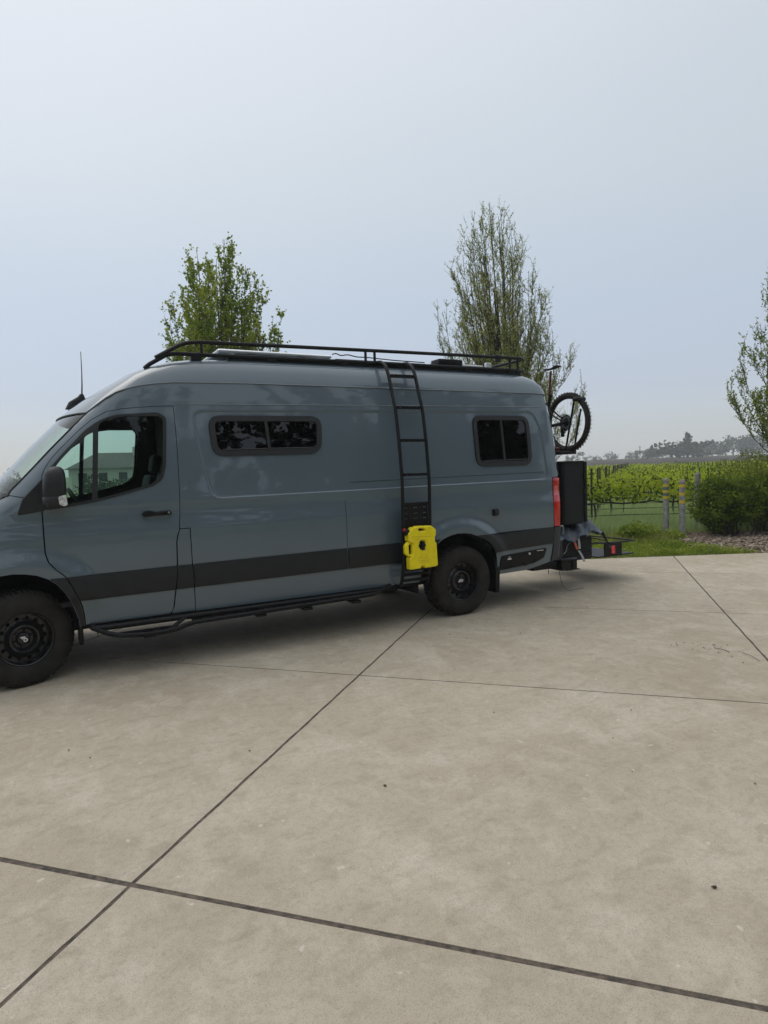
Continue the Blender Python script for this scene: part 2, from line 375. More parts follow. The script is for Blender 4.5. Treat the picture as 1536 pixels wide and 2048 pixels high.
for i in range(len(ucuts)-1):
    for j in range(len(vcuts)-1):
        wl = .0095; wu = .0095
        gv = lambda k: .0135 if k == 6 else .0075 if k == 7 else .0065
        u0, u1, v0, v1 = ucuts[i]+wl, ucuts[i+1]-wu, vcuts[j]+gv(j), vcuts[j+1]-gv(j+1)
        nu = 24
        P = []
        def wob(s, seed): return .0016*math.sin(s*9+seed)+.0013*math.sin(s*23+seed*2)
        def run(a, b, wobn): 
            for k in range(nu): t = k/nu; q = a+(b-a)*t; P.append(q+wobn*(wob((q.x+q.y), i*3+j)))
        cs = [U_*u0+W_*v0, U_*u1+W_*v0, U_*u1+W_*v1, U_*u0+W_*v1]
        for a, b in zip(cs, cs[1:]+cs[:1]): dd = (b-a).normalized(); run(a, b, Vector((-dd.y, dd.x)))
        if all(p.y > edge_y(p.x) for p in P): continue
        # clip by the far edge of the apron
        bm = bmesh.new(); vs = [bm.verts.new((p.x, p.y, 0)) for p in P]; bm.faces.new(vs)
        for (ax, ay), (bx, by) in zip(EDGE, EDGE[1:]):
            no = Vector((-(by-ay), bx-ax, 0)).normalized()
            bmesh.ops.bisect_plane(bm, geom=bm.verts[:]+bm.edges[:]+bm.faces[:], plane_co=(ax, ay, 0), plane_no=no, clear_outer=True)
        for co, no in (((-12, 0, 0), (-1, 0, 0)), ((15, 0, 0), (1, 0, 0)), ((0, -13, 0), (0, -1, 0))):
            if bm.faces: bmesh.ops.bisect_plane(bm, geom=bm.verts[:]+bm.edges[:]+bm.faces[:], plane_co=co, plane_no=no, clear_outer=True)
        if not bm.faces or sum(f.calc_area() for f in bm.faces) < .02: bm.free(); continue
        bm.faces.ensure_lookup_table()
        bmesh.ops.dissolve_limit(bm, angle_limit=R_(.05), verts=bm.verts[:], edges=bm.edges[:]) if False else None
        r_ = bmesh.ops.inset_region(bm, faces=bm.faces[:], thickness=.007, depth=0)
        for v in bm.verts:
            if v.is_boundary: v.co.z = -.005
        ex = bmesh.ops.extrude_edge_only(bm, edges=[e for e in bm.edges if e.is_boundary])
        for v in [x for x in ex['geom'] if isinstance(x, bmesh.types.BMVert)]: v.co.z = -.028
        me = bpy.data.meshes.new('slab'); bm.to_mesh(me); bm.free(); me.materials.append(CONC)
        me.polygons.foreach_set('use_smooth', [False]*len(me.polygons))
        o = place(bpy.data.objects.new('slab', me), apron); o['kind'] = 'structure'

# ------------------------------------------------------------------ the van
van = empty('camper_van', (2.4, 1.0, 0), 'blue grey high roof camper van with black roof rack, side ladder and black steel wheels', 'van')
DOOR = [(1.293, 2.320), (1.13, 2.312), (0.972, 2.300), (0.85, 2.285), (0.726, 2.260), (0.604, 2.190), (0.50, 2.098), (0.415, 2.012), (0.34, 1.935), (0.27, 1.854), (0.225, 1.785), (0.20, 1.725), (0.190, 1.66), (0.186, 1.45), (0.187, 1.2), (0.189, 1.08), (0.208, 1.008), (0.26, .940), (0.323, 0.881), (0.375, .785), (0.414, 0.687), (0.44, 0.606), (.452, .52), (0.455, 0.440),
        (1.150, 0.441), (1.175, .465), (1.187, 0.507), (1.215, .70), (1.232, 0.851), (1.238, 1.095), (1.25, 1.15), (1.268, 1.197), (1.285, 1.35), (1.292, 1.502), (1.298, 1.845), (1.298, 2.1)]
FL = [(1.361, 1.209), (1.366, .879), (1.375, .675), (1.378, .442)]
WSE = [(-.055, 1.580), (.003, 1.640), (.142, 1.790), (.285, 1.948), (.442, 2.112), (.571, 2.246)]
CR1 = [(.66, 2.32), (.735, 2.378), (.819, 2.429), (.92, 2.465), (1.02, 2.492), (1.15, 2.513), (1.323, 2.530), (2.0, 2.542), (5.60, 2.542), (5.765, 2.53)]
ARC = [(4.86, .46), (4.845, .56), (4.814, .661), (4.765, .735), (4.706, .80), (4.625, .855), (4.53, .895), (4.445, .925), (4.357, .937), (4.27, .938), (4.187, .927), (4.11, .905), (4.053, .882), (3.96, .81), (3.88, .70), (3.82, .57), (3.79, .44)]
BS = [(.07, 1.548), (-.045, 1.572)] + WSE + CR1 + [(rearx(z)-.008, z) for z in (2.45, 2.345, 2.2, 2.1, 1.95, 1.85, 1.7, 1.525)] + [(5.728, 1.520), (5.722, .914), (5.715, .70), (5.675, .482), (5.652, .478), (5.318, .417), (4.862, .406)] + ARC + \
     [(2.666, .441), (1.38, .441)] + [(a+.004, b) for a, b in reversed(FL[:3])] + [(1.365, 1.213), (1.272, 1.213)] + DOOR[32:36] + DOOR[:13] + [(.19, 1.53)]
W1 = rpoly([(1.588, 2.235), (2.730, 2.238), (2.702, 1.866), (1.614, 1.850)], .125, 6)
W2 = rpoly([(4.597, 2.268), (5.425, 2.268), (5.425, 1.680), (4.602, 1.678)], .125, 6)
lines = [offs(RECESS, d)+[offs(RECESS, d)[0]] for d in (-.02, -.006, 0, .006, .02)]
for z in (1.12, 1.16, 1.20, 1.23, 1.265, 1.30, 1.33, 1.36, 1.42, 1.455, 1.475, 1.497, 1.52): lines.append([(x, z+.003*(x-3)) for x in np.arange(1.30, 5.76, .1)])
for r in (.575, .60, .62, .65, .68, .71, .74, .77):
    lines.append([(4.325+r*math.cos(a), .385+r*math.sin(a)) for a in np.arange(.1, 3.1, .07)])
side_o, _ = panel('body_side', BS, PAINT, van, [W1, W2], lines, h=.07)
DIN = offs(DOOR, -.005)
WF = rpoly([(1.151, 2.258), (1.222, 2.212), (1.189, 1.78), (1.151, 1.652), (1.054, 1.596), (.604, 1.486), (.38, 1.452), (.205, 1.435), (.212, 1.72), (.349, 1.885), (.55, 2.10), (.661, 2.18), (.795, 2.232)], .04)
door, door2 = panel('front_door', DIN, PAINT, van, [WF], [[(x, 1.30+.02*(x-.2)) for x in np.arange(.2, 1.28, .07)], [(x, 1.26+.02*(x-.2)) for x in np.arange(.2, 1.28, .07)]], h=.06)
door['label'] = 'driver door with triangular front window'
FLP = [(1.358, 1.205), (1.362, .879), (1.371, .675), (1.374, .446), (1.166, .446), (1.193, .507), (1.221, .70), (1.238, .851), (1.244, 1.095), (1.256, 1.15), (1.273, 1.205)]
panel('fuel_flap', FLP, PAINT, van, h=.06)
arcF = [(.413, .43), (.405, .50), (.381, .584), (.352, .67), (.315, .742), (.262, .815), (.199, .869), (.12, .908), (.033, .929), (-.055, .938), (-.142, .931), (-.25, .895), (-.36, .815), (-.45, .71), (-.51, .58), (-.53, .45)]
FEND = [(-.045, 1.566), (.064, 1.543), (.18, 1.525)] + [(a-.006, b) for a, b in DOOR[13:24]] + arcF + [(-.70, .42)] + [(fx(.86, z), z) for z in (.5, .75, .9, 1.0, 1.1, 1.2, 1.3, 1.38, 1.45)] + [(-.13, 1.525)]
lf = [[(r*math.cos(a), .385+r*math.sin(a)) for a in np.arange(.1, 3.1, .08)] for r in (.58, .60, .63, .66, .70, .74, .78)]
panel('front_fender', FEND, PAINT, van, [], lf, h=.06)
# black trim under the doors
bs = lambda x, z: Ys(x, z)-.005-.012*math.sin(math.pi*max(0, min(1, (z-.655)/.25)))**.5
def clad(nm, P, k=.0): return panel(nm, offs(P, -.0035), CLAD, van, [], [[(x, .765) for x in np.arange(0, 5.8, .1)], [(x, .86) for x in np.arange(0, 5.8, .1)], [(x, .69) for x in np.arange(0, 5.8, .1)]], h=.05, surf=bs, thick=.02)
clad('fender_trim', [(.203, .871), (.323, .873), (.371, .785), (.410, .687), (.434, .606), (.448, .52), (.451, .432), (.413, .43), (.405, .50), (.381, .584), (.352, .67), (.315, .742), (.262, .815)])
clad('door_trim', [(.331, .873), (1.234, .880), (1.232, .851), (1.212, .70), (1.206, .658), (.428, .655), (.414, .687), (.375, .785)])
clad('flap_trim', [(1.242, .880), (1.366, .881), (1.373, .675), (1.3725, .66), (1.214, .658), (1.219, .70), (1.240, .851)])
clad('side_trim', [(1.370, .881), (2.92, .892), (2.929, .672), (1.377, .660)])
clad('side_trim', [(2.927, .892), (4.04, .897), (3.96, .81), (3.88, .70), (3.868, .680), (2.936, .672)])
clad('rear_side_trim', [(4.53, .897), (5.722, .912), (5.717, .704), (4.83, .674), (4.814, .661), (4.765, .735), (4.706, .80), (4.625, .855)])
# painted edge of the locker and black locker door behind the rear wheel
panel('locker_door', rpoly([(4.895, .622), (5.600, .662), (5.560, .545), (5.40, .490), (4.890, .452)], .03), BLACK, van, h=.06, off=-.012)
for x, z, a, b in ((5.02, .602, .03, .006), (5.02, .578, .055, .014), (5.325, .615, .022, .022), (5.49, .640, .10, .006)):
    MB().box((x-a/2, Ysm(x, z)-.018, z-b/2), (x+a/2, Ysm(x, z)-.011, z+b/2), .001).build('locker_latch', WHITE, van)
for x, z, a, b in ((5.06, .49, .06, .03), (5.27, .50, .05, .05), (5.45, .53, .07, .02)): MB().box((x-a/2, Ysm(x, z)-.017, z-b/2), (x+a/2, Ysm(x, z)-.011, z+b/2), .004).build('locker_hinge', BLACK, van)
# hidden inner wall, so that gaps and dark windows have something behind them
inw = lambda x, z: Ysm(x, z)+.05
IW = [(1.32, .46), (3.78, .46), (3.90, .78), (4.325, .97), (4.75, .78), (4.88, .46), (5.70, .50), (5.70, 2.50), (1.32, 2.50)]
panel('inner_wall', IW, WELL, van, h=.14, surf=inw)
FR = offs(DOOR, .035)
panel('door_aperture', FR, WELL, van, [offs(WF, -.0)], h=.08, surf=lambda x, z: Ysm(x, z)+.032, thick=.01)
# wheel wells
for cx in (0, 4.325):
    m = MB(); K = 28
    for s in (0, 1):
        y0, y1 = (.015, .52) if s == 0 else (1.985, 1.48)
        V = []; F = []
        rr = .553
        for k in range(K+1):
            a = R_(-8+196*k/K); V += [(cx+rr*math.cos(a), y0+.012*(1 if s == 0 else -1), .385+rr*math.sin(a)), (cx+(rr+.02)*math.cos(a), y1, .385+(rr+.02)*math.sin(a))]
        for k in range(K): F.append((2*k, 2*k+2, 2*k+3, 2*k+1))
        m = MB(); m.add(V, F); c = [(cx+rr*1.05*math.cos(R_(-8+196*k/K)), y1, .385+rr*1.05*math.sin(R_(-8+196*k/K))) for k in range(K+1)]; m.add(c, [tuple(range(K+1))])
        m.build('wheel_well', WELL, van)
# windscreen, bonnet, nose, cowl
def tedge(z):
    x = float(np.interp(z, [p[1] for p in WSE], [p[0] for p in WSE])); lo, hi = 0, .99
    for _ in range(26):
        t = (lo+hi)/2
        if fx(t, z) < x: lo = t
        else: hi = t
    return lo
def fgrid(name, zs, te, mat, off=0, n=28, par=van):
    V = []; F = []
    for z in zs:
        T = te(z); yb = float(np.interp(z, PZ, PY))
        for k in range(n+1):
            s = -1+2*k/n; s = math.copysign(1-(1-abs(s))**1.35, s); t = T*s; V.append((fx(t, z)+off, 1+(1-yb)*t, z))
    for i in range(len(zs)-1):
        for k in range(n): F.append((i*(n+1)+k, i*(n+1)+k+1, (i+1)*(n+1)+k+1, (i+1)*(n+1)+k))
    F = [tuple(reversed(f)) for f in F]
    return mesh(name, V, F, mat, par, 180)
wz = list(np.linspace(1.56, 2.245, 16))
ws = fgrid('windscreen', wz, lambda z: tedge(max(z, 1.58))-.004, WGLASS, .004)
# black rubber edge of the windscreen on each side
for sgn in (1, -1):
    P = [(fx(tedge(z), z)-.002, 1-sgn*(1-float(np.interp(z, PZ, PY)))*tedge(z), z) for z in wz]; MB().tube(P, .007, 6).build('windscreen_seal', SEAL, ws)
MB().tube([(fx(t, 2.248)-.002, 1+(1-.1)*t, 2.250) for t in np.linspace(-tedge(2.245), tedge(2.245), 24)], .008, 6).build('windscreen_seal', SEAL, ws)
fgrid('cowl', [1.44, 1.48, 1.52, 1.565], lambda z: .86 if z < 1.5 else .90, SEAL)
fgrid('bonnet', list(np.linspace(1.08, 1.445, 8)), lambda z: .855, PAINT)
fgrid('grille', [.62, .75, .9, 1.0, 1.075], lambda z: .55, BLACK, -.01)
for s in (-1, 1):
    V = []; F = []
    for z in (.78, .88, .98, 1.07):
        yb = float(np.interp(z, PZ, PY))
        for k in range(8): t = s*(.56+.29*k/7); V.append((fx(t, z)-.012, 1+(1-yb)*t, z))
    for i in range(3):
        for k in range(7): F.append((i*8+k, i*8+k+1, (i+1)*8+k+1, (i+1)*8+k))
    mesh('headlight', V, F, CLEAR, van, 180)
fgrid('front_bumper', [.32, .45, .55, .62, .78], lambda z: .86, CLAD, -.02)
# roof: loft of stations from the gutter crease to the centre line
GV = [(0, 0), (.029, .37), (.081, .61), (.128, .75), (.186, .84), (.28, .905), (.40, .945), (.535, .965), (.75, .988), (1, 1)]
ST = [(.571, 2.252, .372, 2.262), (.61, 2.287, .42, 2.305), (.66, 2.325, .48, 2.352), (.735, 2.383, .57, 2.418), (.819, 2.434, .68, 2.492), (.92, 2.470, .81, 2.572), (1.02, 2.497, .94, 2.65), (1.15, 2.518, 1.10, 2.715), (1.323, 2.535, 1.30, 2.775), (1.5, 2.540, 1.49, 2.805), (1.75, 2.543, 1.75, 2.822), (2.0, 2.547, 2.0, 2.83), (2.8, 2.547, 2.8, 2.832), (3.6, 2.547, 3.6, 2.834), (4.4, 2.547, 4.4, 2.834),
      (5.2, 2.547, 5.2, 2.832), (5.45, 2.547, 5.45, 2.825), (5.58, 2.547, 5.58, 2.805), (5.66, 2.546, 5.66, 2.775), (5.71, 2.545, 5.71, 2.735), (5.745, 2.543, 5.745, 2.68), (5.765, 2.54, 5.77, 2.62), (5.775, 2.537, 5.785, 2.56)]
V, F, W = [], [], len(GV)*2-1
for i, (xE, zE, xC, zC) in enumerate(ST):
    f = min(1, max(0, (xE-.57)/.5)); row = []
    for v, gg in GV:
        yE = Ysm(min(xE, 5.782), zE)-.004; y = yE+(1-yE)*v
        gs = 1-(1-v)**2.6; gm = gs+(gg-gs)*f
        t = 1-v; c_ = fx(t*.93, 2.25)-fx(0, 2.25); c1 = fx(.93, 2.25)-fx(0, 2.25); row.append((xC+(xE-xC)*(c_/c1), y, zE+(zC-zE)*gm))
    full = row+[(x, 2-y, z) for x, y, z in reversed(row[:-1])]; V += full
for i in range(len(ST)-1):
    for k in range(W-1): F.append((i*W+k, (i+1)*W+k, (i+1)*W+k+1, i*W+k+1))
roof = mesh('roof', V, F, PAINT, van, 180)
mesh('roof_underside', [(x, y, z-.03) for x, y, z in V], F, LINING, van, 180)
# raised ribs on the cab cap? the photo shows none: only the drip lip over the crease
P = [(x, Ysm(x, z)-.004, z) for x, z in [(a, b) for a, b in zip(np.interp(np.linspace(0, 1, 60), np.linspace(0, 1, len(CR1)+1), [.571]+[c[0] for c in CR1]), np.interp(np.linspace(0, 1, 60), np.linspace(0, 1, len(CR1)+1), [2.249]+[c[1] for c in CR1]))]]
for s in (0, 1): MB().tube([(x, y if s == 0 else 2-y, z+.004) for x, y, z in P], .005, 6).build('drip_lip', PAINT, van)
# thin weld seam along the side at door-top height
for s in (0, 1): MB().tube([(x, (Ysm(x, z)-.001) if s == 0 else 2-Ysm(x, z)+.001, z) for x, z in [(1.31+k*.15, 2.333+.011*k*.15) for k in range(30)]], .0042, 6).build('side_seam', PAINT, van)
MB().tube([(x, Ys(x, z)-.0005, z) for x, z in [(3.0+k*.1, 1.561+.001*k) for k in range(27)]], .003, 6).build('side_seam', SEAL, van)
MB().tube([(2.925, Ys(2.925, z)-.0005, z) for z in np.linspace(.90, 1.38, 12)], .0025, 6).build('side_seam', SEAL, van)
# rear doors and corner pieces
for s in (0, 1):
    V = []; F = []; zz = [.50, .9, 1.2, 1.5, 1.85, 2.1, 2.345, 2.50, 2.56]; ys = [.095, .3, .6, .995]
    for z in zz:
        yb = float(np.interp(z, PZ, PY))
        for y in ys: yy = max(y, yb+.095) if y < .2 else y; V.append((rearx(z), yy if s == 0 else 2-yy, z))
    for i in range(len(zz)-1):
        for k in range(3): F.append((i*4+k, i*4+k+1, (i+1)*4+k+1, (i+1)*4+k))
    mesh('rear_door', V, F, PAINT, van, 180)
o, q = panel('tail_light', [(5.732, 1.513), (5.80, 1.512), (5.872, 1.507), (5.880, 1.40), (5.882, 1.1), (5.876, .915), (5.726, .918), (5.724, 1.2)], RED, van, h=.03, off=-.006)
panel('lamp_reflector', [(5.735, 1.41), (5.80, 1.415), (5.80, 1.30), (5.733, 1.295)], pmat('pale_red_lens', (.62, .12, .12), .15, var=.1, coat=1), o, h=.04, off=-.0075, mirror=False)
rb = lambda x, z: Ysm(min(x, 5.885), z)-.012
panel('rear_bumper_corner', [(5.724, .908), (5.79, .909), (5.872, .907), (5.876, .72), (5.868, .552), (5.79, .505), (5.678, .478), (5.712, .70)], pmat('bumper_plastic', (.030, .034, .037), .55, var=.1, bump=.05, bscale=200), van, h=.035, surf=rb)
MB().box((5.83, .10, .47), (5.96, 1.90, .72), .03).build('rear_step_bumper', CLAD, van)
MB().tube([(5.895, .075, .90), (5.93, .07, .905), (5.94, .07, .86), (5.93, .07, .80)], .010, 8).build('bumper_hook', CHROME, van)
# underbody, floor, cab interior
MB().box((-.55, .20, .42), (.5, 1.80, .60), .02).box((.42, .055, .40), (3.80, 1.945, .60), .01).box((4.85, .07, .47), (5.70, 1.93, .60), .02).box((3.8, .5, .42), (4.9, 1.5, .6), .02).box((.6, .55, .34), (3.6, .80, .45), .02).box((1.3, 1.2, .28), (2.6, 1.75, .45), .03).box((.6, .35, .30), (3.7, 1.25, .42), .03).tube([(3.3, .62, .36), (3.9, .62, .36)], .09, 16).build('underbody', WELL, van)
MB().tube([(0, .2, .39), (0, 1.8, .39)], .05, 10).build('axle', WELL, van)
MB().tube([(4.325, .2, .39), (4.325, 1.8, .39)], .06, 12).box((4.15, .85, .25), (4.5, 1.15, .52), .06).build('axle', WELL, van)
MB().box((-.2, .10, .60), (1.40, 1.90, .64)).box((1.40, .14, .6), (1.44, 1.86, 2.5)).build('cab_floor', INT, van)
MB().box((-.10, .13, 1.18), (.30, 1.87, 1.44), .05).box((-.35, .16, 1.30), (-.05, 1.84, 1.50), .05).box((.10, .85, .62), (.45, 1.15, 1.30), .04).build('dashboard', INT, van)
sw = MB(); th = R_(28); ax = Vector((math.cos(th), 0, -math.sin(th)*-1)); cw = Vector((.50, .45, 1.42)); uu = Vector((0, 1, 0)); vv = Vector((-math.sin(th), 0, math.cos(th)))
sw.tube([cw+(uu*math.cos(a)+vv*math.sin(a))*.20 for a in np.linspace(0, 2*math.pi, 32, endpoint=False)], .016, 8, closed=True)
for a in (R_(10), R_(170), R_(270)): sw.tube([cw, cw+(uu*math.cos(a)+vv*math.sin(a))*.19], .014, 6)
sw.build('steering_wheel', BLACK, van)
for yy in (.30, 1.22):
    m = MB().box((.72, yy, .98), (1.20, yy+.48, 1.14), .05)
    Mx = Matrix.Translation((1.16, yy+.24, 1.10)) @ Matrix.Rotation(R_(12), 4, 'Y')
    m.box((-.07, -.23, 0), (.07, .23, .62), .05, Mx).box((-.05, -.13, .64), (.05, .13, .84), .045, Mx); m.build('cab_seat', INT, van)
# door glass, frames and handle
SUR = lambda x, z: Ysm(x, z)-.003
GQ = rpoly([(.610, 2.085), (.566, 1.505), (.33, 1.468), (.24, 1.455), (.235, 1.70), (.355, 1.855), (.50, 2.01)], .015)
GM = rpoly([(.657, 2.150), (.733, 2.196), (.90, 2.222), (1.165, 2.222), (1.192, 2.184), (1.160, 1.79), (1.135, 1.68), (1.05, 1.618), (.608, 1.508)], .03)
for d, mir in ((door, False), (door2, True)):
    for nm, P, H, mt, off, sf in (('window_frame', WF, [GQ, GM], SEAL, -.004, None), ('window_glass', offs(GM, .01), [], GLASS, .006, SUR), ('quarter_glass', offs(GQ, .01), [], GLASS, .006, SUR)):
        o = panel(nm, P, mt, d, H, h=.05, off=off, surf=SUR, mirror=False, thick=.012 if H else .004)
        if mir: o.matrix_parent_inverse = Matrix.Identity(4)
MB().box((.565, .025, 1.49), (.645, .10, 1.50)).build('window_channel', SEAL, door)
# handle: cup, grip, lock
y0 = Ysm(1.08, 1.355)
extr('handle_cup', [rpoly([(.955, 1.36), (.985, 1.392), (1.17, 1.402), (1.215, 1.365), (1.18, 1.312), (1.02, 1.303)], .03)], .006, .002, PAINT, door, Matrix.Translation((0, y0-.003, 0)) @ XZ)
extr('door_handle', [rpoly([(.95, 1.362), (.985, 1.390), (1.03, 1.388), (1.065, 1.372), (1.20, 1.380), (1.207, 1.350), (1.19, 1.342), (.97, 1.335)], .014)], .03, .008, BLACK, door, Matrix.Translation((0, y0-.022, 0)) @ XZ)
MB().lathe([(0, -.004), (.009, -.004), (.009, .01)], (1.18, y0-.038, 1.362), 16).build('door_lock', CHROME, door)
# mirror with its black sail
extr('mirror_sail', [rpoly([(.005, 1.405), (.05, 1.535), (.197, 1.695), (.215, 1.70), (.215, 1.435)], .02)], .03, .008, CLAD, door, Matrix.Translation((0, .022, 0)) @ XZ)
def blob(name, rings, mat, par):                                   # rings: (z, cx, cy, rx, ry, power)
    n = 24; V = []; F = []
    for z, cx, cy, rx, ry, p in rings:
        for k in range(n):
            a = 2*math.pi*k/n; c, s = math.cos(a), math.sin(a); V.append((cx+rx*math.copysign(abs(c)**p, c), cy+ry*math.copysign(abs(s)**p, s), z))
    for i in range(len(rings)-1):
        for k in range(n): F.append((i*n+k, i*n+(k+1) % n, (i+1)*n+(k+1) % n, (i+1)*n+k))
    F += [tuple(reversed(range(n))), tuple((len(rings)-1)*n+k for k in range(n))]
    return mesh(name, V, F, mat, par, 50)
mr_ = blob('door_mirror', [(1.462, .275, -.13, .05, .08, .6), (1.468, .278, -.13, .075, .11, .6), (1.49, .280, -.13, .088, .122, .6), (1.545, .280, -.13, .091, .124, .6), (1.552, .280, -.13, .084, .118, .6), (1.558, .281, -.13, .089, .122, .6), (1.66, .285, -.13, .086, .120, .62), (1.73, .290, -.13, .078, .112, .68), (1.765, .295, -.13, .064, .095, .75), (1.785, .298, -.13, .040, .070, .8), (1.792, .30, -.13, .012, .03, .9)], CLAD, door)
MB().box((.22, -.04, 1.50), (.30, .04, 1.56), .02).build('mirror_arm', CLAD, mr_) if False else None
extr('turn_lamp', [rpoly([(.305, 1.548), (.362, 1.565), (.368, 1.478), (.34, 1.470), (.308, 1.488)], .012)], .012, .004, CLEAR, door, Matrix.Translation((0, -.252, 0)) @ XZ)
MB().box((.24, -.06, 1.475), (.31, .035, 1.53), .012).build('mirror_arm', CLAD, door)
# side windows
def swin(P, bars, nm):
    fr = panel(nm, P, TRIM, van, [offs(P, -.052)], [offs(P, -.012)+[offs(P, -.012)[0]]], h=.06, off=-.016, mirror=False, thick=.02)
    i1 = offs(P, -.048)
    panel('inner_frame', i1, SEAL, fr, [offs(i1, -.010)], h=.06, off=-.006, mirror=False, thick=.01)
    panel('window_glass', offs(P, -.045), TINT, fr, [], h=.12, off=.004, surf=Ysm, mirror=False, thick=.003)
    for (xa, za), (xb, zb), wd in bars:
        MB().tube([(xa, Ysm(xa, za)-.004, za), (xb, Ysm(xb, zb)-.004, zb)], wd, 4).build('window_bar', TRIM, fr)
    zb = min(p[1] for p in P)+.062; x0 = min(p[0] for p in P)+.11; x1 = max(p[0] for p in P)-.08
    MB().tube([(x0, Ysm(x0, zb)-.008, zb), (x1, Ysm(x1, zb)-.008, zb+.01)], .006, 5).build('window_sill', TRIM, fr)
    return fr
a = swin(W1, [((2.14, 2.19), (2.16, 1.905), .019)], 'side_window'); a['label'] = 'wide sliding side window'
a = swin(W2, [((5.00, 2.215), (5.01, 1.73), .017)], 'side_window'); a['label'] = 'square rear side window'
for P in (W1, W2): panel('side_window', offs(P, .0), TINT, van, [], h=.2, off=0, mirror=False).matrix_basis = Matrix.Translation((0, 2.0, 0)) @ Matrix.Diagonal((1, -1, 1, 1))
# small square socket on the rear flank
extr('power_inlet', [rpoly([(4.782, 1.181), (4.856, 1.181), (4.856, 1.104), (4.782, 1.104)], .01)], .02, .004, BLACK, van, Matrix.Translation((0, -.010, 0)) @ XZ)
extr('inlet_cover', [rpoly([(4.80, 1.172), (4.862, 1.172), (4.862, 1.112), (4.80, 1.112)], .012)], .012, .004, SEAL, van, Matrix.Translation((0, -.024, 0)) @ XZ)

# wheels: tyre with tread blocks, steel rim, hub emblem
def rim_face(holes=14):
    m = MB(); n = holes*6
    prof = [(.222, -.004), (.216, -.010), (.209, -.006), (.205, .018), (.200, .050), (.196, .062)]
    m.lathe(prof, (0, 0, 0), 64)
    # disc with round openings
    V2, E = [], []
    def ring(cx, cz, r, k): s = len(V2); V2.extend(Vector((cx+r*math.cos(2*math.pi*i/k), cz+r*math.sin(2*math.pi*i/k))) for i in range(k)); E.extend((s+i, s+(i+1) % k) for i in range(k))
    ring(0, 0, .197, 64); ring(0, 0, .128, 48); ring(0, 0, .145, 48)
    hs = [(.171*math.cos(2*math.pi*i/holes), .171*math.sin(2*math.pi*i/holes)) for i in range(holes)]
    for hx, hz in hs: ring(hx, hz, .0165, 12)
    vs, es, fs, *_ = delaunay_2d_cdt(V2, E, [], 0, 1e-6); F = []
    for f in fs:
        c = sum((vs[i] for i in f), Vector((0, 0)))/3
        if c.length < .128 or any((c-Vector(h)).length < .0158 for h in hs): continue
        a, b, d = [vs[i] for i in f]; F.append(tuple(f) if (b-a).cross(d-a) > 0 else tuple(reversed(f)))
    m.add([(v.x, .062 if v.length > .15 else (.062-(.15-v.length)*1.2), v.y) for v in vs], F)
    m.lathe([(.128, .036), (.122, .022), (.112, .014), (.098, .018), (.085, .040), (.078, .062), (.058, .064), (.052, .060), (.046, .046), (.034, .040), (0, .038)], (0, 0, 0), 48)
    for k in range(6): a = 2*math.pi*k/6+.3; m.lathe([(0, .044), (.009, .046), (.011, .064)], (.066*math.cos(a), 0, .066*math.sin(a)), 6)
    return m
def tread():
    m = MB(); n = 54
    prof = [(.222, .002), (.238, -.006), (.29, -.014), (.335, -.010), (.368, .006), (.383, .026), (.388, .06), (.388, .20), (.383, .235), (.368, .255), (.335, .27), (.238, .262), (.222, .25)]
    m.lathe(prof, (0, 0, 0), 80)
    for k in range(n):
        a = 2*math.pi*k/n
        for side in (0, 1):
            if side == 0: ys = [(-.006, .352), (.012, .382), (.030, .396), (.060, .401)]
            else: ys = [(.262, .352), (.245, .382), (.228, .396), (.198, .401)]
            d = .032 if (k+side) % 2 else .040
            V = []
            for y, r in ys:
                for dy, aa in ((0, a-d), (0, a+d)): V.append((math.cos(aa+(y-.02)*.4)*r, y, math.sin(aa+(y-.02)*.4)*r))
            for y, r in ys:
                for aa in (a-d, a+d): V.append((math.cos(aa+(y-.02)*.4)*(r-.022), y+(.004 if side == 0 else -.004), math.sin(aa+(y-.02)*.4)*(r-.022)))
            F = [];
            for i in range(3): F += [(2*i, 2*i+1, 2*i+3, 2*i+2), (2*i, 2*i+2, 8+2*i+2, 8+2*i), (2*i+1, 8+2*i+1, 8+2*i+3, 2*i+3)]
            F += [(0, 8, 9, 1), (6, 7, 15, 14)]
            m.add(V, F)
        for y0, y1, ph in ((.070, .110, 0), (.112, .150, .05), (.152, .190, .02)):
            if k % 2: continue
            d = .045; V = []
            for r in (.380, .400):
                for y in (y0, y1):
                    for aa in (a-d+ph, a+d+ph): V.append((math.cos(aa)*r, y, math.sin(aa)*r))
            m.add(V, [(4, 5, 7, 6), (0, 4, 6, 2), (1, 3, 7, 5), (0, 1, 5, 4), (2, 6, 7, 3)])
    return m
rimM, trM = rim_face(), tread()
for v in trM.V:                                                     # the load flattens the foot of the tyre
    if v.z < -.385: v.z = -.385-(v.z+.385)*.0
def emblem(par, rot):                                               # slanted stroke mark with a ring, in white
    m = MB(); Rm = Matrix.Rotation(rot, 4, 'Y'); s = 1.0
    def q(x, z): return Rm @ Vector((x*s, .0, z*s))
    for P in ([(-.034, -.014), (-.022, -.014), (-.004, .016), (-.014, .016)], [(-.018, -.014), (-.010, -.014), (.004, .010), (-.002, .014)]):
        V = [q(x, z)+Vector((0, yy, 0)) for yy in (0, .003) for x, z in P]; m.add(V, [(0, 1, 2, 3), (4, 7, 6, 5), (0, 4, 5, 1), (1, 5, 6, 2), (2, 6, 7, 3), (3, 7, 4, 0)])
    K = 24; V = []; F = []
    for k in range(K):
        a = 2*math.pi*k/K
        for rr in (.0165, .0085): V.append(q(.014+rr*math.cos(a), rr*math.sin(a)))
    for k in range(K): F.append((2*k, (2*k+2) % (2*K), (2*k+3) % (2*K), 2*k+1))
    m.add(V, F); return m
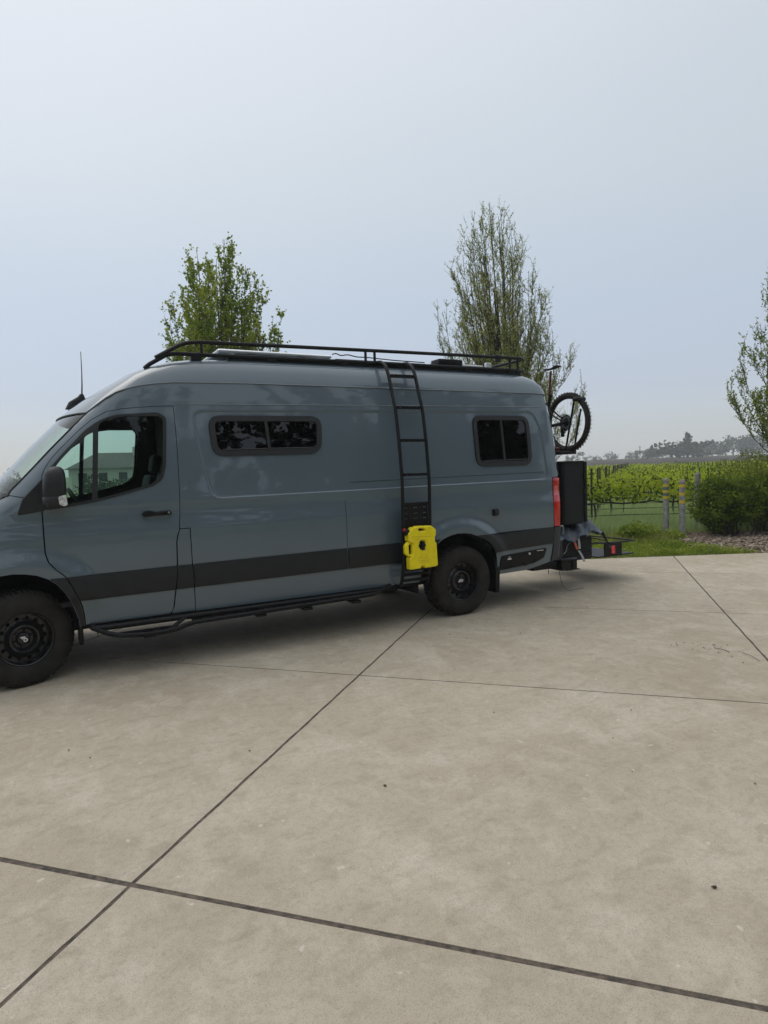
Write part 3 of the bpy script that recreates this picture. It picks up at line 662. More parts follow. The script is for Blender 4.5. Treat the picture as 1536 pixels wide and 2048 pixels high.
for i, (x, lab, sp_) in enumerate(((0, 'front wheel, its hub mark turned', .9), (4.325, 'rear wheel', 0))):
    for s in (0, 1):
        wh = empty('wheel', ((-.028 if x == 0 else 4.352), .0 if s == 0 else 2.0, .388)); wh.parent = van; wh.matrix_parent_inverse = Matrix.Translation(-van.location)
        if s == 0: wh['label'] = lab
        if x == 0:                                                  # the front wheels are steered to the driver's side
            th = R_(19); k = .12 if s == 0 else -.12; wh.rotation_euler = (0, 0, th); wh.location.x += k*math.sin(th); wh.location.y += k*(1-math.cos(th))
        sy = 1 if s == 0 else -1
        def put(nm, mb, mt, dy=0, ang=35):
            me = bpy.data.meshes.new(nm); me.from_pydata([(v.x, (v.y+dy)*sy, v.z) for v in mb.V], [], [f if sy == 1 else tuple(reversed(f)) for f in mb.F]); me.materials.append(mt)
            me.polygons.foreach_set('use_smooth', [True]*len(me.polygons)); me.set_sharp_from_angle(angle=R_(ang)); o = bpy.data.objects.new(nm, me); C.objects.link(o); o.parent = wh
        put('tyre', trM, RUBBER); put('rim', rimM, STEEL, .018)
        put('emblem', emblem(None, sp_), WHITE, .048)
        bb = MB().lathe([(.19, .075), (0, .075)], (0, 0, 0), 32); put('brake_disc', bb, WELL, .03)
# mud flaps
MB().box((.402, .03, .27), (.436, .28, .47), .008).build('mud_flap', BLACK, van); MB().box((.395, 1.72, .27), (.43, 1.97, .47), .008).build('mud_flap', BLACK, van)
for y in (.02, 1.72): MB().add([(4.855, y, .62), (4.89, y, .45), (4.875, y, .20), (4.825, y, .195), (4.83, y, .45), (4.80, y, .68)]+[(4.855, y+.26, .62), (4.89, y+.26, .45), (4.875, y+.26, .20), (4.825, y+.26, .195), (4.83, y+.26, .45), (4.80, y+.26, .68)], [(0, 1, 2, 3, 4, 5), (11, 10, 9, 8, 7, 6), (0, 6, 7, 1), (1, 7, 8, 2), (2, 8, 9, 3), (3, 9, 10, 4), (4, 10, 11, 5), (5, 11, 6, 0)]).build('mud_flap', BLACK, van)

# ------------------------------------------------------------------ roof rack, solar panel, ladder, step rail, aerial
rack = empty('roof_rack', (3.3, 1.0, 2.8)); place_ = None
rack.parent = van; rack.matrix_parent_inverse = wmat(van).inverted()
LOWR = [(1.09, .30, 2.672), (1.13, .30, 2.71), (1.30, .30, 2.812), (1.38, .30, 2.822), (3.2, .30, 2.834), (5.46, .30, 2.842), (5.56, .36, 2.843)]
UPR = [(1.19, .30, 2.775), (1.45, .30, 2.925), (1.60, .30, 2.943), (3.5, .30, 2.968), (5.50, .30, 2.992), (5.58, .36, 2.992)]
for s in (0, 1):
    my = lambda P: [(x, y if s == 0 else 2-y, z) for x, y, z in P]
    MB().tube(rounded(my(LOWR), .12), .0195, 10).build('rail', BLACK, rack)
    MB().tube(rounded(my(UPR), .12), .0195, 10).build('rail', BLACK, rack)
    for x in (1.615, 3.36, 3.47, 5.33, 5.45):
        z1 = float(np.interp(x, [1.6, 3.5, 5.5], [2.943, 2.968, 2.992])); y = .30 if s == 0 else 1.70
        MB().tube([(x, y, 2.82), (x, y, z1)], .015, 8).build('post', BLACK, rack)
    y = .315 if s == 0 else 1.685
    MB().box((1.86, y-.012, 2.775), (5.50, y+.012, 2.83), .003).build('underside_shade_strip', BLACK, rack)  # added black strip imitating the dark under the crossbars and solar panels
    for x in (1.56, 2.3, 3.1, 3.9, 4.7, 5.35):
        MB().box((x-.05, y-.03, 2.76), (x+.05, y+.05, 2.83), .008).build('foot', BLACK, rack)
MB().tube([(5.57, .36, 2.843), (5.60, .45, 2.843), (5.60, 1.55, 2.843), (5.57, 1.64, 2.843)], .0195, 10).tube([(5.58, .36, 2.992), (5.60, .45, 2.992), (5.60, 1.55, 2.992), (5.58, 1.64, 2.992)], .0195, 10).build('rear_bar', BLACK, rack)
for x in (1.6, 2.15, 2.7, 3.25, 3.8, 4.35, 4.9, 5.35): MB().box((x-.025, .31, 2.822), (x+.025, 1.69, 2.85), .004).build('crossbar', BLACK, rack)
MB().lathe([(0, -.03), (.028, -.03), (.028, .03), (0, .03)], (5.15, .30, 2.99), 14, 'x').box((5.13, .27, 2.93), (5.17, .33, 3.0), .006).build('clamp', BLACK, rack)
for x0, x1, nm in ((1.80, 3.02, ALU), (3.06, 4.2, BLACK)):
    sp_ = MB().box((x0, .42, 2.882 if nm is ALU else 2.852), (x1, 1.58, 2.918 if nm is ALU else 2.882), .013 if nm is ALU else .003).build('solar_panel', nm, van)
    MB().box((x0+.03, .45, 2.919 if nm is ALU else 2.883), (x1-.03, 1.55, 2.921 if nm is ALU else 2.885)).build('cells', CELL, sp_)
    for x in (x0+.15, x1-.15): MB().box((x-.02, .44, 2.85), (x+.02, .50, 2.882)).build('bracket', ALU, sp_)
cable = [(3.02, .42, 2.925), (3.06, .40, 2.935), (3.12, .42, 2.915), (3.2, .40, 2.93), (3.30, .41, 2.91), (3.42, .42, 2.915), (3.8, .45, 2.905), (4.2, .45, 2.90)]
MB().tube(rounded(cable, .05), .006, 6).build('cable', BLACK, van)
fan = MB().box((4.55, .62, 2.835), (5.0, 1.1, 2.94), .03).build('roof_fan', BLACK, van)
MB().box((4.75, .55, 2.90), (5.12, 1.0, 2.925), .008).build('fan_lid', pmat('white_plastic', (.72, .72, .72), .5, var=.05), fan)
MB().box((4.38, .42, 2.862), (4.72, .60, 2.955), .02).build('awning_case', BLACK, van)
MB().box((5.02, .36, 2.85), (5.10, .40, 2.925), .005).build('bracket', ALU, van)
# ladder
lad = empty('ladder', (3.66, -.12, .45)); lad.parent = van; lad.matrix_parent_inverse = wmat(van).inverted()
LY = [(.30, 2.845), (.21, 2.835), (.125, 2.79), (.065, 2.70), (0.0, 2.50), (-.072, 2.295), (-.123, 1.975), (-.165, 1.565), (-.155, 1.09), (-.13, .62), (-.085, .47), (-.02, .425), (.08, .44)]
def ly(z): return float(np.interp(z, [p[1] for p in reversed(LY[:10])], [p[0] for p in reversed(LY[:10])]))
for x in (3.50, 3.83): MB().tube(rounded([(x, y, z) for y, z in LY], .06, 4), .0185, 10).build('rail', BLACK, lad)
def rung(z, h=.030):
    y = ly(z); m = MB(); xa, xb = 3.515, 3.815
    m.box((xa, y-.028, z+h*.18), (xb, y+.028, z+h*.5), .001).box((xa, y-.028, z-h*.5), (xb, y+.028, z-h*.22), .001)
    for a, b in ((0, .10), (.22, .30), (.36, .64), (.70, .78), (.90, 1)): m.box((xa+(xb-xa)*a, y-.026, z-h*.22), (xa+(xb-xa)*b, y+.026, z+h*.18))
    m.build('rung', BLACK, lad)
for z in (2.665, 2.322, 1.975, 1.617): rung(z)
# perforated plate above the can
V2, E = [], []
def rect(x0, z0, x1, z1): s = len(V2); V2.extend(Vector(p) for p in ((x0, z0), (x1, z0), (x1, z1), (x0, z1))); E.extend((s+i, s+(i+1) % 4) for i in range(4)); return (x0, z0, x1, z1)
PL = [(3.515, .60), (3.815, .60), (3.815, 1.315), (3.515, 1.315)]
slots = []
for z in (1.265, 1.205, 1.15):
    for a, b in ((.06, .18), (.28, .32), (.40, .60), (.68, .72), (.80, .94)): slots.append([(3.515+.3*a, z), (3.515+.3*b, z), (3.515+.3*b, z+.010), (3.515+.3*a, z+.010)])
extr('mounting_plate', [PL]+slots+[[(3.55, .66), (3.78, .66), (3.78, .74), (3.55, .74)]], .012, .001, BLACK, lad, Matrix.Translation((0, -.135, 0)) @ XZ)
MB().box((3.515, -.16, 1.30), (3.815, -.09, 1.325), .004).build('rung', BLACK, lad)
for z in (.56, .50): MB().box((3.515, -.145, z-.012), (3.815, -.08, z+.012), .004).build('rung', BLACK, lad)
for z in (.66,): MB().tube([(3.83, -.13, z), (3.83, .0, z-.02)], .014, 8).build('bracket', BLACK, lad)
# step rail under the doors
step = empty('side_step', (1.9, -.1, .4)); step.parent = van; step.matrix_parent_inverse = wmat(van).inverted()
MB().tube(rounded([(.50, .03, .425), (.54, -.03, .41), (3.28, -.03, .415), (3.42, .03, .44)], .05), .026, 10).build('inner_rail', BLACK, step)
MB().tube(rounded([(.50, -.02, .420), (.66, -.13, .352), (.95, -.15, .325), (1.16, -.15, .335), (1.30, -.13, .372), (2.6, -.12, .392), (3.16, -.12, .402), (3.30, -.03, .432)], .09), .021, 10).build('outer_rail', BLACK, step)
for x in (.95, 1.95, 2.42, 2.95): MB().box((x-.05, -.13, .335 if x > 1 else .29), (x+.05, .1, .362 if x > 1 else .315), .006).build('step_bracket', BLACK, step)
def treadplate(x0, x1, z0, z1, nm='step_plate'):
    n = int((x1-x0)/.11); pol = [[(x0, -.128), (x1, -.128), (x1, -.045), (x0, -.045)]]
    for k in range(n): a = x0+.03+k*(x1-x0-.04)/n; pol.append([(a, -.066), (a+.062, -.066), (a+.062, -.052), (a, -.052)]); pol.append([(a+.02, -.105), (a+.05, -.105), (a+.05, -.085), (a+.02, -.085)])
    sl = (z1-z0)/(x1-x0); Mx = Matrix(((1, 0, 0, 0), (0, 1, 0, 0), (sl, 0, 1, z0-sl*x0), (0, 0, 0, 1)))
    extr(nm, pol, .008, .001, BLACK, step, Mx)
treadplate(.66, 1.14, .352, .350); treadplate(1.32, 2.0, .385, .393); treadplate(2.02, 2.58, .393, .399); treadplate(2.60, 3.15, .399, .405)
MB().tube([(1.10, -.145, .335), (1.28, -.04, .415)], .018, 8).build('step_bracket', BLACK, step)
# aerial
aer = empty('roof_aerial', (.58, 1.0, 2.45)); aer.parent = van; aer.matrix_parent_inverse = wmat(van).inverted()
blob('aerial_base', [(2.36, .53, 1.0, .085, .05, .9), (2.43, .555, 1.0, .075, .042, .9), (2.455, .575, 1.0, .058, .036, .9), (2.485, .595, 1.0, .030, .024, .9), (2.51, .60, 1.0, .016, .014, 1)], BLACK, aer)
MB().tube([(.60, 1, 2.48), (.608, 1, 2.60), (.613, 1, 2.72), (.615, 1, 2.92)], [.008, .006, .0045, .003], 6).build('whip', BLACK, aer)

# ------------------------------------------------------------------ fuel can on the ladder
can = empty('fuel_can', (3.68, -.24, .64), 'bright yellow flat fuel can strapped to the side ladder ahead of the rear wheel', 'fuel can')
def cpt(x, y): return (3.497+(x-470)/620*.352+.0, .636+(1300-.085*(x-470)-y)/1000*.452)
outl = [(485, 1300), (480, 1040), (545, 985), (575, 930), (572, 700), (520, 672), (462, 640), (465, 450), (500, 430), (560, 330), (600, 322), (628, 322), (650, 300), (838, 290), (862, 312), (885, 286), (970, 285), (1060, 370), (1060, 510), (1035, 540), (1038, 655), (1070, 690), (1090, 1210), (1045, 1240), (800, 1270), (795, 1215), (722, 1222), (718, 1275)]
P = rpoly([cpt(*p) for p in outl], .009, 3)
hole1 = rpoly([cpt(*p) for p in [(672, 382), (700, 352), (808, 350), (835, 378), (820, 402), (700, 408)]], .008, 3)
hole2 = [(3.497+.162+.037*math.cos(a), .636+.245+.050*math.sin(a)) for a in np.linspace(0, 2*math.pi, 24, endpoint=False)]
extr('can_body', [P, hole1, hole2], .085, .012, YEL, can, Matrix.Translation((0, -.225, 0)) @ XZ, 3)
inn = offs(P, -.026)
extr('grip', [rpoly([cpt(*p) for p in [(560, 1000), (470, 1000), (400, 935), (400, 745), (440, 690), (470, 650), (560, 700), (600, 700), (600, 985)]], .012), rpoly([cpt(*p) for p in [(486, 940), (480, 735), (520, 712), (550, 725), (550, 930), (520, 960)]], .01)], .05, .012, YEL, can, Matrix.Translation((0, -.232, 0)) @ XZ, 3)
m = MB()
for k, (x0, x1, y) in enumerate(((540, 970, 545), (600, 700, 600), (690, 860, 628), (700, 850, 975), (650, 890, 1022), (760, 870, 1055), (650, 920, 1095), (700, 890, 1135))):
    a = cpt(x0, y); b = cpt(x1, y-18); m.tube([(a[0], -.268, a[1]), (b[0], -.268, b[1])], .0022, 5)
m.build('moulded_lines', pmat('yellow_moulding', (.60, .46, .004), .5), can)['kind'] = 'stuff'
extr('rib', [rpoly([cpt(*p) for p in [(992, 1060), (985, 770), (1012, 760), (1035, 1055)]], .004)], .006, .002, YEL, can, Matrix.Translation((0, -.269, 0)) @ XZ)
extr('rib', [rpoly([cpt(*p) for p in [(515, 1290), (512, 1235), (705, 1215), (705, 1262)]], .004)], .006, .002, YEL, can, Matrix.Translation((0, -.269, 0)) @ XZ)
cx, cz = cpt(455, 395); ca = Matrix.Rotation(R_(-48), 4, 'Y')
m = MB(); m.lathe([(0, 0), (.036, 0), (.036, .035), (.030, .042), (0, .042)], (0, 0, 0), 20, 'z'); m.V = [Matrix.Translation((cx+.018, -.225, cz-.030)) @ ca @ v for v in m.V]; m.build('cap', BLACK, can)
m = MB(); m.lathe([(0, .040), (.018, .040), (.018, .058), (.012, .064), (0, .064)], (0, 0, 0), 16, 'z'); m.V = [Matrix.Translation((cx+.018, -.225, cz-.030)) @ ca @ v for v in m.V]; m.build('spout_plug', pmat('red_cap', (.35, .02, .02), .5), can)
hx, hz = 3.497+.162, .636+.245
MB().lathe([(.046, -.262), (.040, -.245), (.030, -.238), (0, -.238)], (hx, 0, hz), 24).build('mount_recess', YEL, can)
MB().box((hx-.014, -.292, hz-.050), (hx+.018, -.19, hz+.042), .006).box((hx-.045, -.275, hz-.016), (hx+.040, -.235, hz+.010), .006).build('clamp', BLACK, can)
MB().lathe([(0, -.292), (.009, -.290), (.009, -.28)], (hx+.010, 0, hz-.045), 12).build('lock', CHROME, can)

# ------------------------------------------------------------------ things carried behind the van
sbox = empty('storage_box', (6.36, .7, .88), 'tall dark grey storage box fixed behind the rear doors', 'box')
MB().box((6.15, .28, .885), (6.52, 1.25, 1.71), .012).build('box_body', BOXM, sbox)
MB().box((6.522, .265, .90), (6.565, 1.27, 1.70), .008).build('box_lid', BOXM, sbox)
for z in (1.08, 1.30, 1.52): MB().box((6.505, .262, z-.035), (6.55, .282, z+.035), .004).build('latch', BLACK, sbox)
MB().box((6.16, .272, .895), (6.19, .282, 1.70), .003).build('edge_trim', BLACK, sbox); MB().box((6.16, .272, 1.685), (6.52, .282, 1.71), .003).build('edge_trim', BLACK, sbox)
MB().box((5.90, .5, 1.0), (6.15, .58, 1.06), .005).box((5.90, .5, 1.5), (6.15, .58, 1.56), .005).build('bracket', BLACK, sbox)
arm = empty('swing_arm_frame', (6.1, 1.0, .5)); arm.parent = van; arm.matrix_parent_inverse = wmat(van).inverted()
MB().tube(rounded([(5.98, .45, .55), (6.10, .45, .60), (6.10, .45, 1.9), (6.10, .55, 2.0), (6.10, 1.45, 2.0), (6.10, 1.55, 1.9), (6.10, 1.55, .6)], .06), .024, 8).build('rail', BLACK, arm)
MB().tube([(6.10, .45, 1.2), (6.10, 1.55, 1.2)], .02, 8).build('crossbar', BLACK, arm)
MB().box((5.60, .42, .36), (6.02, .55, .46), .01).box((5.35, .13, .40), (5.62, .6, .44), .005).build('hitch_receiver', BLACK, van)
hb = MB().box((6.03, .20, .305), (6.30, .46, .425), .006).box((5.60, .26, .34), (6.04, .40, .42), .005).build('hitch_box', BLACK, van)
MB().box((6.02, .185, .425), (6.34, .47, .433), .001).box((6.10, .185, .300), (6.34, .47, .307), .001).box((6.205, .190, .31), (6.225, .198, .425)).build('flange', BLACK, hb)
m = MB()
for k in range(7): a = k*.9; m.tube([(6.06+k*.036, .22+.02*math.sin(a), .437), (6.08+k*.036, .25, .452), (6.10+k*.036, .22, .440)], .006, 5)
m.build('trailer_chain', CHROME, hb)['kind'] = 'stuff'
MB().lathe([(0, 0), (.012, 0), (.012, -.02), (0, -.02)], (6.23, .24, .305), 10, 'z').build('hitch_pin', CHROME, hb)
MB().tube(rounded([(6.02, .24, .31), (6.03, .22, .18), (6.06, .20, .08), (6.14, .18, .035), (6.26, .17, .05), (6.36, .15, .055)], .06), .0028, 5).build('hanging_wire', BLACK, van)
MB().tube([(5.86, .26, .34), (5.86, .26, .28)], .004, 5).build('hanging_wire', BLACK, van)
car = empty('cargo_carrier', (6.8, 1.0, .35), 'black steel cargo tray on the tow hitch with a red reflector at its corner', 'cargo carrier')
MB().box((6.25, .95, .36), (7.1, 1.05, .42), .004).build('draw_bar', BLACK, car)
MB().box((6.98, .50, .352), (7.70, 1.75, .368), .002).build('tray_floor', BLACK, car)
for P in ([(6.95, .50, .57), (7.30, .50, .545), (7.74, .50, .54), (7.74, 1.78, .54), (6.95, 1.78, .57)], ): MB().tube(rounded(P, .05), .012, 8).build('top_rail', BLACK, car)
MB().tube([(6.20, .42, .60), (6.95, .45, .565), (7.32, .48, .545)], .010, 8).build('side_rail', BLACK, car)
MB().tube([(6.50, .5, .72), (7.30, .62, .56)], .008, 6).build('stay', BLACK, car)
MB().box((7.10, .480, .352), (7.44, .500, .545), .003).build('corner_plate', BLACK, car)
MB().box((7.225, .470, .395), (7.295, .480, .505), .003).build('reflector', pmat('red_reflector', (.75, .01, .015), .2, var=.1, coat=1), car)
MB().tube([(6.80, .52, .36), (6.84, .52, .56)], .010, 6).tube([(7.70, 1.7, .36), (7.72, 1.7, .54)], .010, 6).build('post', BLACK, car)
crate = empty('gear_crate', (6.5, .8, .37), 'ribbed black gear crate under the slate coloured cover', 'crate')
MB().box((6.12, .34, .385), (6.72, 1.3, .70), .03).build('crate_body', BAG, crate)
for k in range(5): MB().box((6.43, .325, .46+k*.045), (6.70, .341, .478+k*.045), .004).build('crate_rib', BAG, crate)
MB().tube([(6.16, .30, .50), (6.22, .31, .54), (6.24, .32, .60), (6.30, .30, .66)], .004, 5).build('strap', pmat('white_cord', (.45, .45, .45), .6), crate)
# cover: a crumpled cloth lying over crate and carrier
def cloth():
    nx, ny = 80, 56; V = []; F = []
    for i in range(nx+1):
        for j in range(ny+1):
            u, v = i/nx, j/ny; x = 6.05+u*.92; y = .28+v*1.0
            z = .80+.05*math.sin(u*3.0)-.02+.11*math.exp(-((u-.66)/.13)**2-((v-.25)/.3)**2)
            z += .10*math.exp(-((u-.60)/.10)**2-((v-.55)/.3)**2)+.026*math.sin(u*17+v*9+2*math.sin(v*7))+.012*math.sin(u*31-v*13)+.008*abs(math.sin(u*41+v*23+2*math.sin(v*11)))-.010*abs(math.sin(u*25-v*37))+.010*math.sin(v*29+u*11)+.02*math.sin(u*7+1)*math.sin(v*5)
            drop = max(0, .22-v)/.22; z -= .17*drop**1.6*(1-.3*u)+.0; y += .02*math.sin(u*23)*drop-.02*drop
            z -= .13*sst(.88, 1.0, u)**1.5; z += .018*abs(math.sin(u*12-v*6))*(1+drop); V.append((x+.01*math.sin(v*20), y, z))
    for i in range(nx):
        for j in range(ny): a = i*(ny+1)+j; F.append((a, a+ny+1, a+ny+2, a+1))
    k = len(V); V += [(x, y+.006, z-.012) for x, y, z in V]; F += [tuple(reversed([q+k for q in f])) for f in F[:]]
    return V, F
V, F = cloth(); tp = mesh('folded_cover', V, F, TARP, None, 180)
tag(tp, 'crumpled slate blue cloth cover lying over the black crate behind the van', 'cover')
for nm, P, mt, lb in (('tie_strap', [(6.33, .30, .70), (6.36, .29, .62), (6.39, .285, .545)], ORANGE, 'orange strap end'), ('tie_strap', [(6.42, .30, .73), (6.43, .285, .60), (6.425, .28, .55)], pmat('pale_grey_webbing', (.38, .40, .41), .6), 'pale grey strap'), ('tie_strap', [(6.40, .27, .53), (6.45, .265, .46), (6.49, .26, .375)], None, 'pale grey strap')):
    mt = mt or bpy.data.materials['pale_grey_webbing']; m = MB()
    for a, b in zip(P, P[1:]):
        m.add([(a[0]-.018, a[1], a[2]), (a[0]+.018, a[1], a[2]), (b[0]+.018, b[1], b[2]), (b[0]-.018, b[1], b[2]), (a[0]-.018, a[1]+.008, a[2]), (a[0]+.018, a[1]+.008, a[2]), (b[0]+.018, b[1]+.008, b[2]), (b[0]-.018, b[1]+.008, b[2])], [(0, 1, 2, 3), (7, 6, 5, 4), (0, 4, 5, 1), (1, 5, 6, 2), (3, 2, 6, 7), (0, 3, 7, 4)])
    m.build(nm, mt, tp)['label'] = lb

# mountain bike, carried across the back
bike = empty('mountain_bike', (6.35, .97, 1.83), 'black knobbly tyred mountain bike carried upright across the back of the van', 'bicycle')
def bwheel(yc):
    wh = empty('bike_wheel', (6.35, yc, 2.215)); wh.parent = bike; wh.matrix_parent_inverse = wmat(bike).inverted(); R = .350
    rr = [(6.35, yc+R*math.cos(a), 2.215+R*math.sin(a)) for a in np.linspace(0, 2*math.pi, 64, endpoint=False)]
    MB().tube(rr, .036, 10, closed=True).build('bike_tyre', RUBBER, wh)
    m = MB()
    for k in range(96):
        a = 2*math.pi*k/96; c, s = math.cos(a), math.sin(a)
        for dx in ((-.024, .010) if k % 2 else (-.008, .026)):
            V = []
            for r in (R+.028, R+.041):
                for aa in (a-.013, a+.013):
                    for x in (dx-.008, dx+.008): V.append((6.35+x, yc+r*math.cos(aa), 2.215+r*math.sin(aa)))
            m.add(V, [(4, 5, 7, 6), (0, 4, 6, 2), (1, 3, 7, 5), (0, 1, 5, 4), (2, 6, 7, 3)])
    m.build('tread_knobs', RUBBER, wh)['kind'] = 'stuff'
    MB().tube([(6.35, yc+.318*math.cos(a), 2.215+.318*math.sin(a)) for a in np.linspace(0, 2*math.pi, 48, endpoint=False)], .011, 6, closed=True).build('bike_rim', STEEL, wh)
    m = MB()
    for k in range(28): a = 2*math.pi*k/28; b = a+(.5 if k % 2 else -.5); m.tube([(6.35+(.025 if k % 4 < 2 else -.025), yc+.02*math.cos(b), 2.215+.02*math.sin(b)), (6.35, yc+.312*math.cos(a), 2.215+.312*math.sin(a))], .0008, 3, cap=False)
    m.build('spokes', CHROME, wh)['kind'] = 'stuff'
    MB().lathe([(0, -.05), (.025, -.045), (.03, -.03), (.018, -.01), (.018, .01), (.03, .03), (.025, .045), (0, .05)], (6.35, yc, 2.215), 14, 'x').build('hub', BLACK, wh)
    MB().lathe([(.09, -.032), (.09, -.029), (.055, -.029), (.055, -.032), (.09, -.032)], (6.35, yc, 2.215), 28, 'x').build('brake_rotor', CHROME, wh)
bwheel(.385); bwheel(1.56)
m = MB()
for k in range(8): r = .030+.010*k; m.lathe([(r-.012, .030+.0-.004*k*.0+(7-k)*.004), (r, .030+(7-k)*.004), (r, .032+(7-k)*.004), (r-.012, .032+(7-k)*.004)], (6.285, .385, 2.215), 22, 'x')
for k in range(22): a = 2*math.pi*k/22; m.box((6.312, .385+.105*math.cos(a)-.007, 2.215+.105*math.sin(a)-.007), (6.318, .385+.105*math.cos(a)+.007, 2.215+.105*math.sin(a)+.007))
m.build('cassette', STEEL, bike)
BX = 6.35; B = lambda y, z, dx=0: (BX+dx, y, z)
FR_ = BLACK
for s in (-.05, .05): MB().tube([B(.385, 2.215, s), B(.80, 2.19, s*.7)], [.013, .018], 8).build('chain_stay', FR_, bike); MB().tube([B(.385, 2.215, s), B(.60, 2.32, s), B(.74, 2.45, s*.4)], .011, 8).build('seat_stay', FR_, bike)
MB().tube([B(.82, 2.19), B(.70, 2.62)], .020, 10).build('seat_tube', FR_, bike)
MB().tube([B(.82, 2.19), B(1.34, 2.60)], .028, 10).build('down_tube', FR_, bike); MB().tube([B(.73, 2.50), B(1.33, 2.66)], .022, 10).build('top_tube', FR_, bike)
MB().tube([B(1.30, 2.72), B(1.35, 2.58)], .026, 10).build('head_tube', FR_, bike)
MB().tube([B(.735, 2.50), B(.685, 2.93)], .0155, 10).build('seat_post', BIKERED, bike)
sad = MB(); n = 16
for i in range(n+1):
    t = i/n; y = .535+.28*t; wdt = .014+.062*max(0, 1-t*1.35)**1.2 if t < .74 else .014+.004*(1-t); z = 2.965-.012*math.sin(t*math.pi)+.012*(1-t)**2
    for k in range(8): a = 2*math.pi*k/8; sad.V.append(Vector((BX+wdt*math.cos(a)*(1 if 0 < i < n else .4), y, z+.015*math.sin(a)*(1 if 0 < i < n else .4))))
for i in range(n):
    for k in range(8): sad.F.append((i*8+k, i*8+(k+1) % 8, (i+1)*8+(k+1) % 8, (i+1)*8+k))
sad.build('saddle', BLACK, bike, 60)
for s in (-.06, .06): MB().tube([B(1.56, 2.215, s), B(1.345, 2.56, s)], [.017, .019], 8).build('fork_leg', BLACK, bike)
MB().tube([B(1.29, 2.76, -.38), B(1.27, 2.78, -.2), B(1.31, 2.75, 0), B(1.27, 2.78, .2), B(1.29, 2.76, .38)], .015, 8).build('handlebar', BLACK, bike)
MB().tube([B(.82, 2.19, .05), B(.82, 2.02, .06)], .01, 6).tube([B(.82, 2.19, -.05), B(.82, 2.36, -.06)], .01, 6).lathe([(.085, .045), (.085, .05), (.065, .05), (.065, .045), (.085, .045)], (BX, .82, 2.19), 28, 'x').build('crankset', STEEL, bike)
MB().tube([(6.31, .385, 2.325), (6.31, .82, 2.275)], .004, 4).tube([(6.31, .40, 2.14), (6.31, .45, 2.05), (6.31, .82, 2.11)], .004, 4).build('chain', STEEL, bike)
MB().box((6.285, .40, 2.03), (6.315, .46, 2.16), .01).build('derailleur', STEEL, bike)
rk = empty('bike_rack', (6.3, .9, 1.8), 'black upright bike rack with orange wheel tray under the bicycle', 'bike rack')
MB().box((6.10, .28, 1.80), (6.40, .80, 1.845), .01).build('wheel_tray', BLACK, rk)
MB().box((6.12, .44, 1.80), (6.26, .60, 1.90), .015).build('tray_end', BIKERED, rk)
MB().box((6.02, .50, 1.86), (6.12, .60, 2.08), .012).build('mast_block', BLACK, rk)
MB().tube([(6.30, .22, 2.47), (6.32, .40, 1.86)], .013, 8).build('wheel_arm', BLACK, rk)
MB().tube([(6.40, .20, 2.38), (6.42, .34, 1.90)], .012, 8).build('wheel_arm', BLACK, rk)
MB().box((6.26, .12, 2.47), (6.42, .22, 2.52), .012).build('wheel_hook', BLACK, rk)
MB().tube([(6.08, .55, 1.83), (6.08, 1.5, 1.83)], .02, 8).build('crossbar', BLACK, rk)

# ------------------------------------------------------------------ trees, shrubs, vines
BARK = pmat('grey_brown_bark', (.052, .043, .036), .95, var=.35, scale=30, bump=.5, bscale=60)
LEAF1 = pmat('fresh_maple_leaf', (.17, .25, .02), .6, scale=1.3, col2=(.37, .42, .05), trans=.5, detail=2, spec=.12)
LEAF2 = pmat('budding_leaf', (.26, .30, .06), .6, scale=1.1, col2=(.48, .50, .14), trans=.45, detail=2, spec=.12)
LEAF3 = pmat('dark_oak_leaf', (.022, .035, .012), .6, scale=1.0, col2=(.05, .07, .022), trans=.15, spec=.12)
LEAFS = pmat('dark_shrub_leaf', (.035, .075, .007), .5, scale=4, col2=(.19, .26, .022), trans=.25, detail=3, spec=.12)
LEAFB = pmat('yellow_green_leaf', (.14, .19, .02), .6, scale=3, col2=(.26, .30, .05), trans=.3, spec=.12)
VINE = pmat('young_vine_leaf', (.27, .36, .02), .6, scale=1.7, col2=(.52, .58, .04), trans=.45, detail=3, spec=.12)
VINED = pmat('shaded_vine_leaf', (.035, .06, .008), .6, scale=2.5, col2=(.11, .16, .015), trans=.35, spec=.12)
WOODP = pmat('weathered_post_wood', (.055, .040, .030), .95, var=.3, scale=20)
GRASSM = pmat('meadow_grass', (.15, .215, .022), .7, scale=2.0, col2=(.31, .37, .055), trans=.35, spec=.12)
GRASST = pmat('tall_cover_grass', (.30, .40, .14), .7, scale=4.0, col2=(.52, .62, .30), trans=.35, spec=.12)
GRASSY = pmat('yellowing_grass', (.24, .28, .05), .8, scale=3.0, col2=(.38, .37, .12), trans=.3, spec=.12)
FARL = pmat('far_tree_leaf', (.035, .055, .022), .8, scale=.3, col2=(.07, .09, .035), spec=.12)

def leaves(P, size, rg, up=.3, fold=.25, pts=4):
    """one small folded leaf-shaped face pair at every point"""
    P = np.asarray(P, float); n = len(P); d = rg.normal(size=(n, 3)); d[:, 2] += up; d /= np.linalg.norm(d, axis=1)[:, None]
    e_ = rg.normal(size=(n, 3)); s = np.cross(d, e_); s /= np.linalg.norm(s, axis=1)[:, None]; nn = np.cross(d, s)
    L_ = (size*rg.uniform(.6, 1.25, n))[:, None]; w_ = L_*.42
    V = np.empty((n, 4, 3)); V[:, 0] = P; V[:, 1] = P+d*L_*.5+s*w_+nn*L_*fold*.4; V[:, 2] = P+d*L_; V[:, 3] = P+d*L_*.5-s*w_+nn*L_*fold*.4
    F = [(4*i, 4*i+1, 4*i+2, 4*i+3) for i in range(n)] if False else np.arange(4*n).reshape(n, 4).tolist()
    return V.reshape(-1, 3).tolist(), F

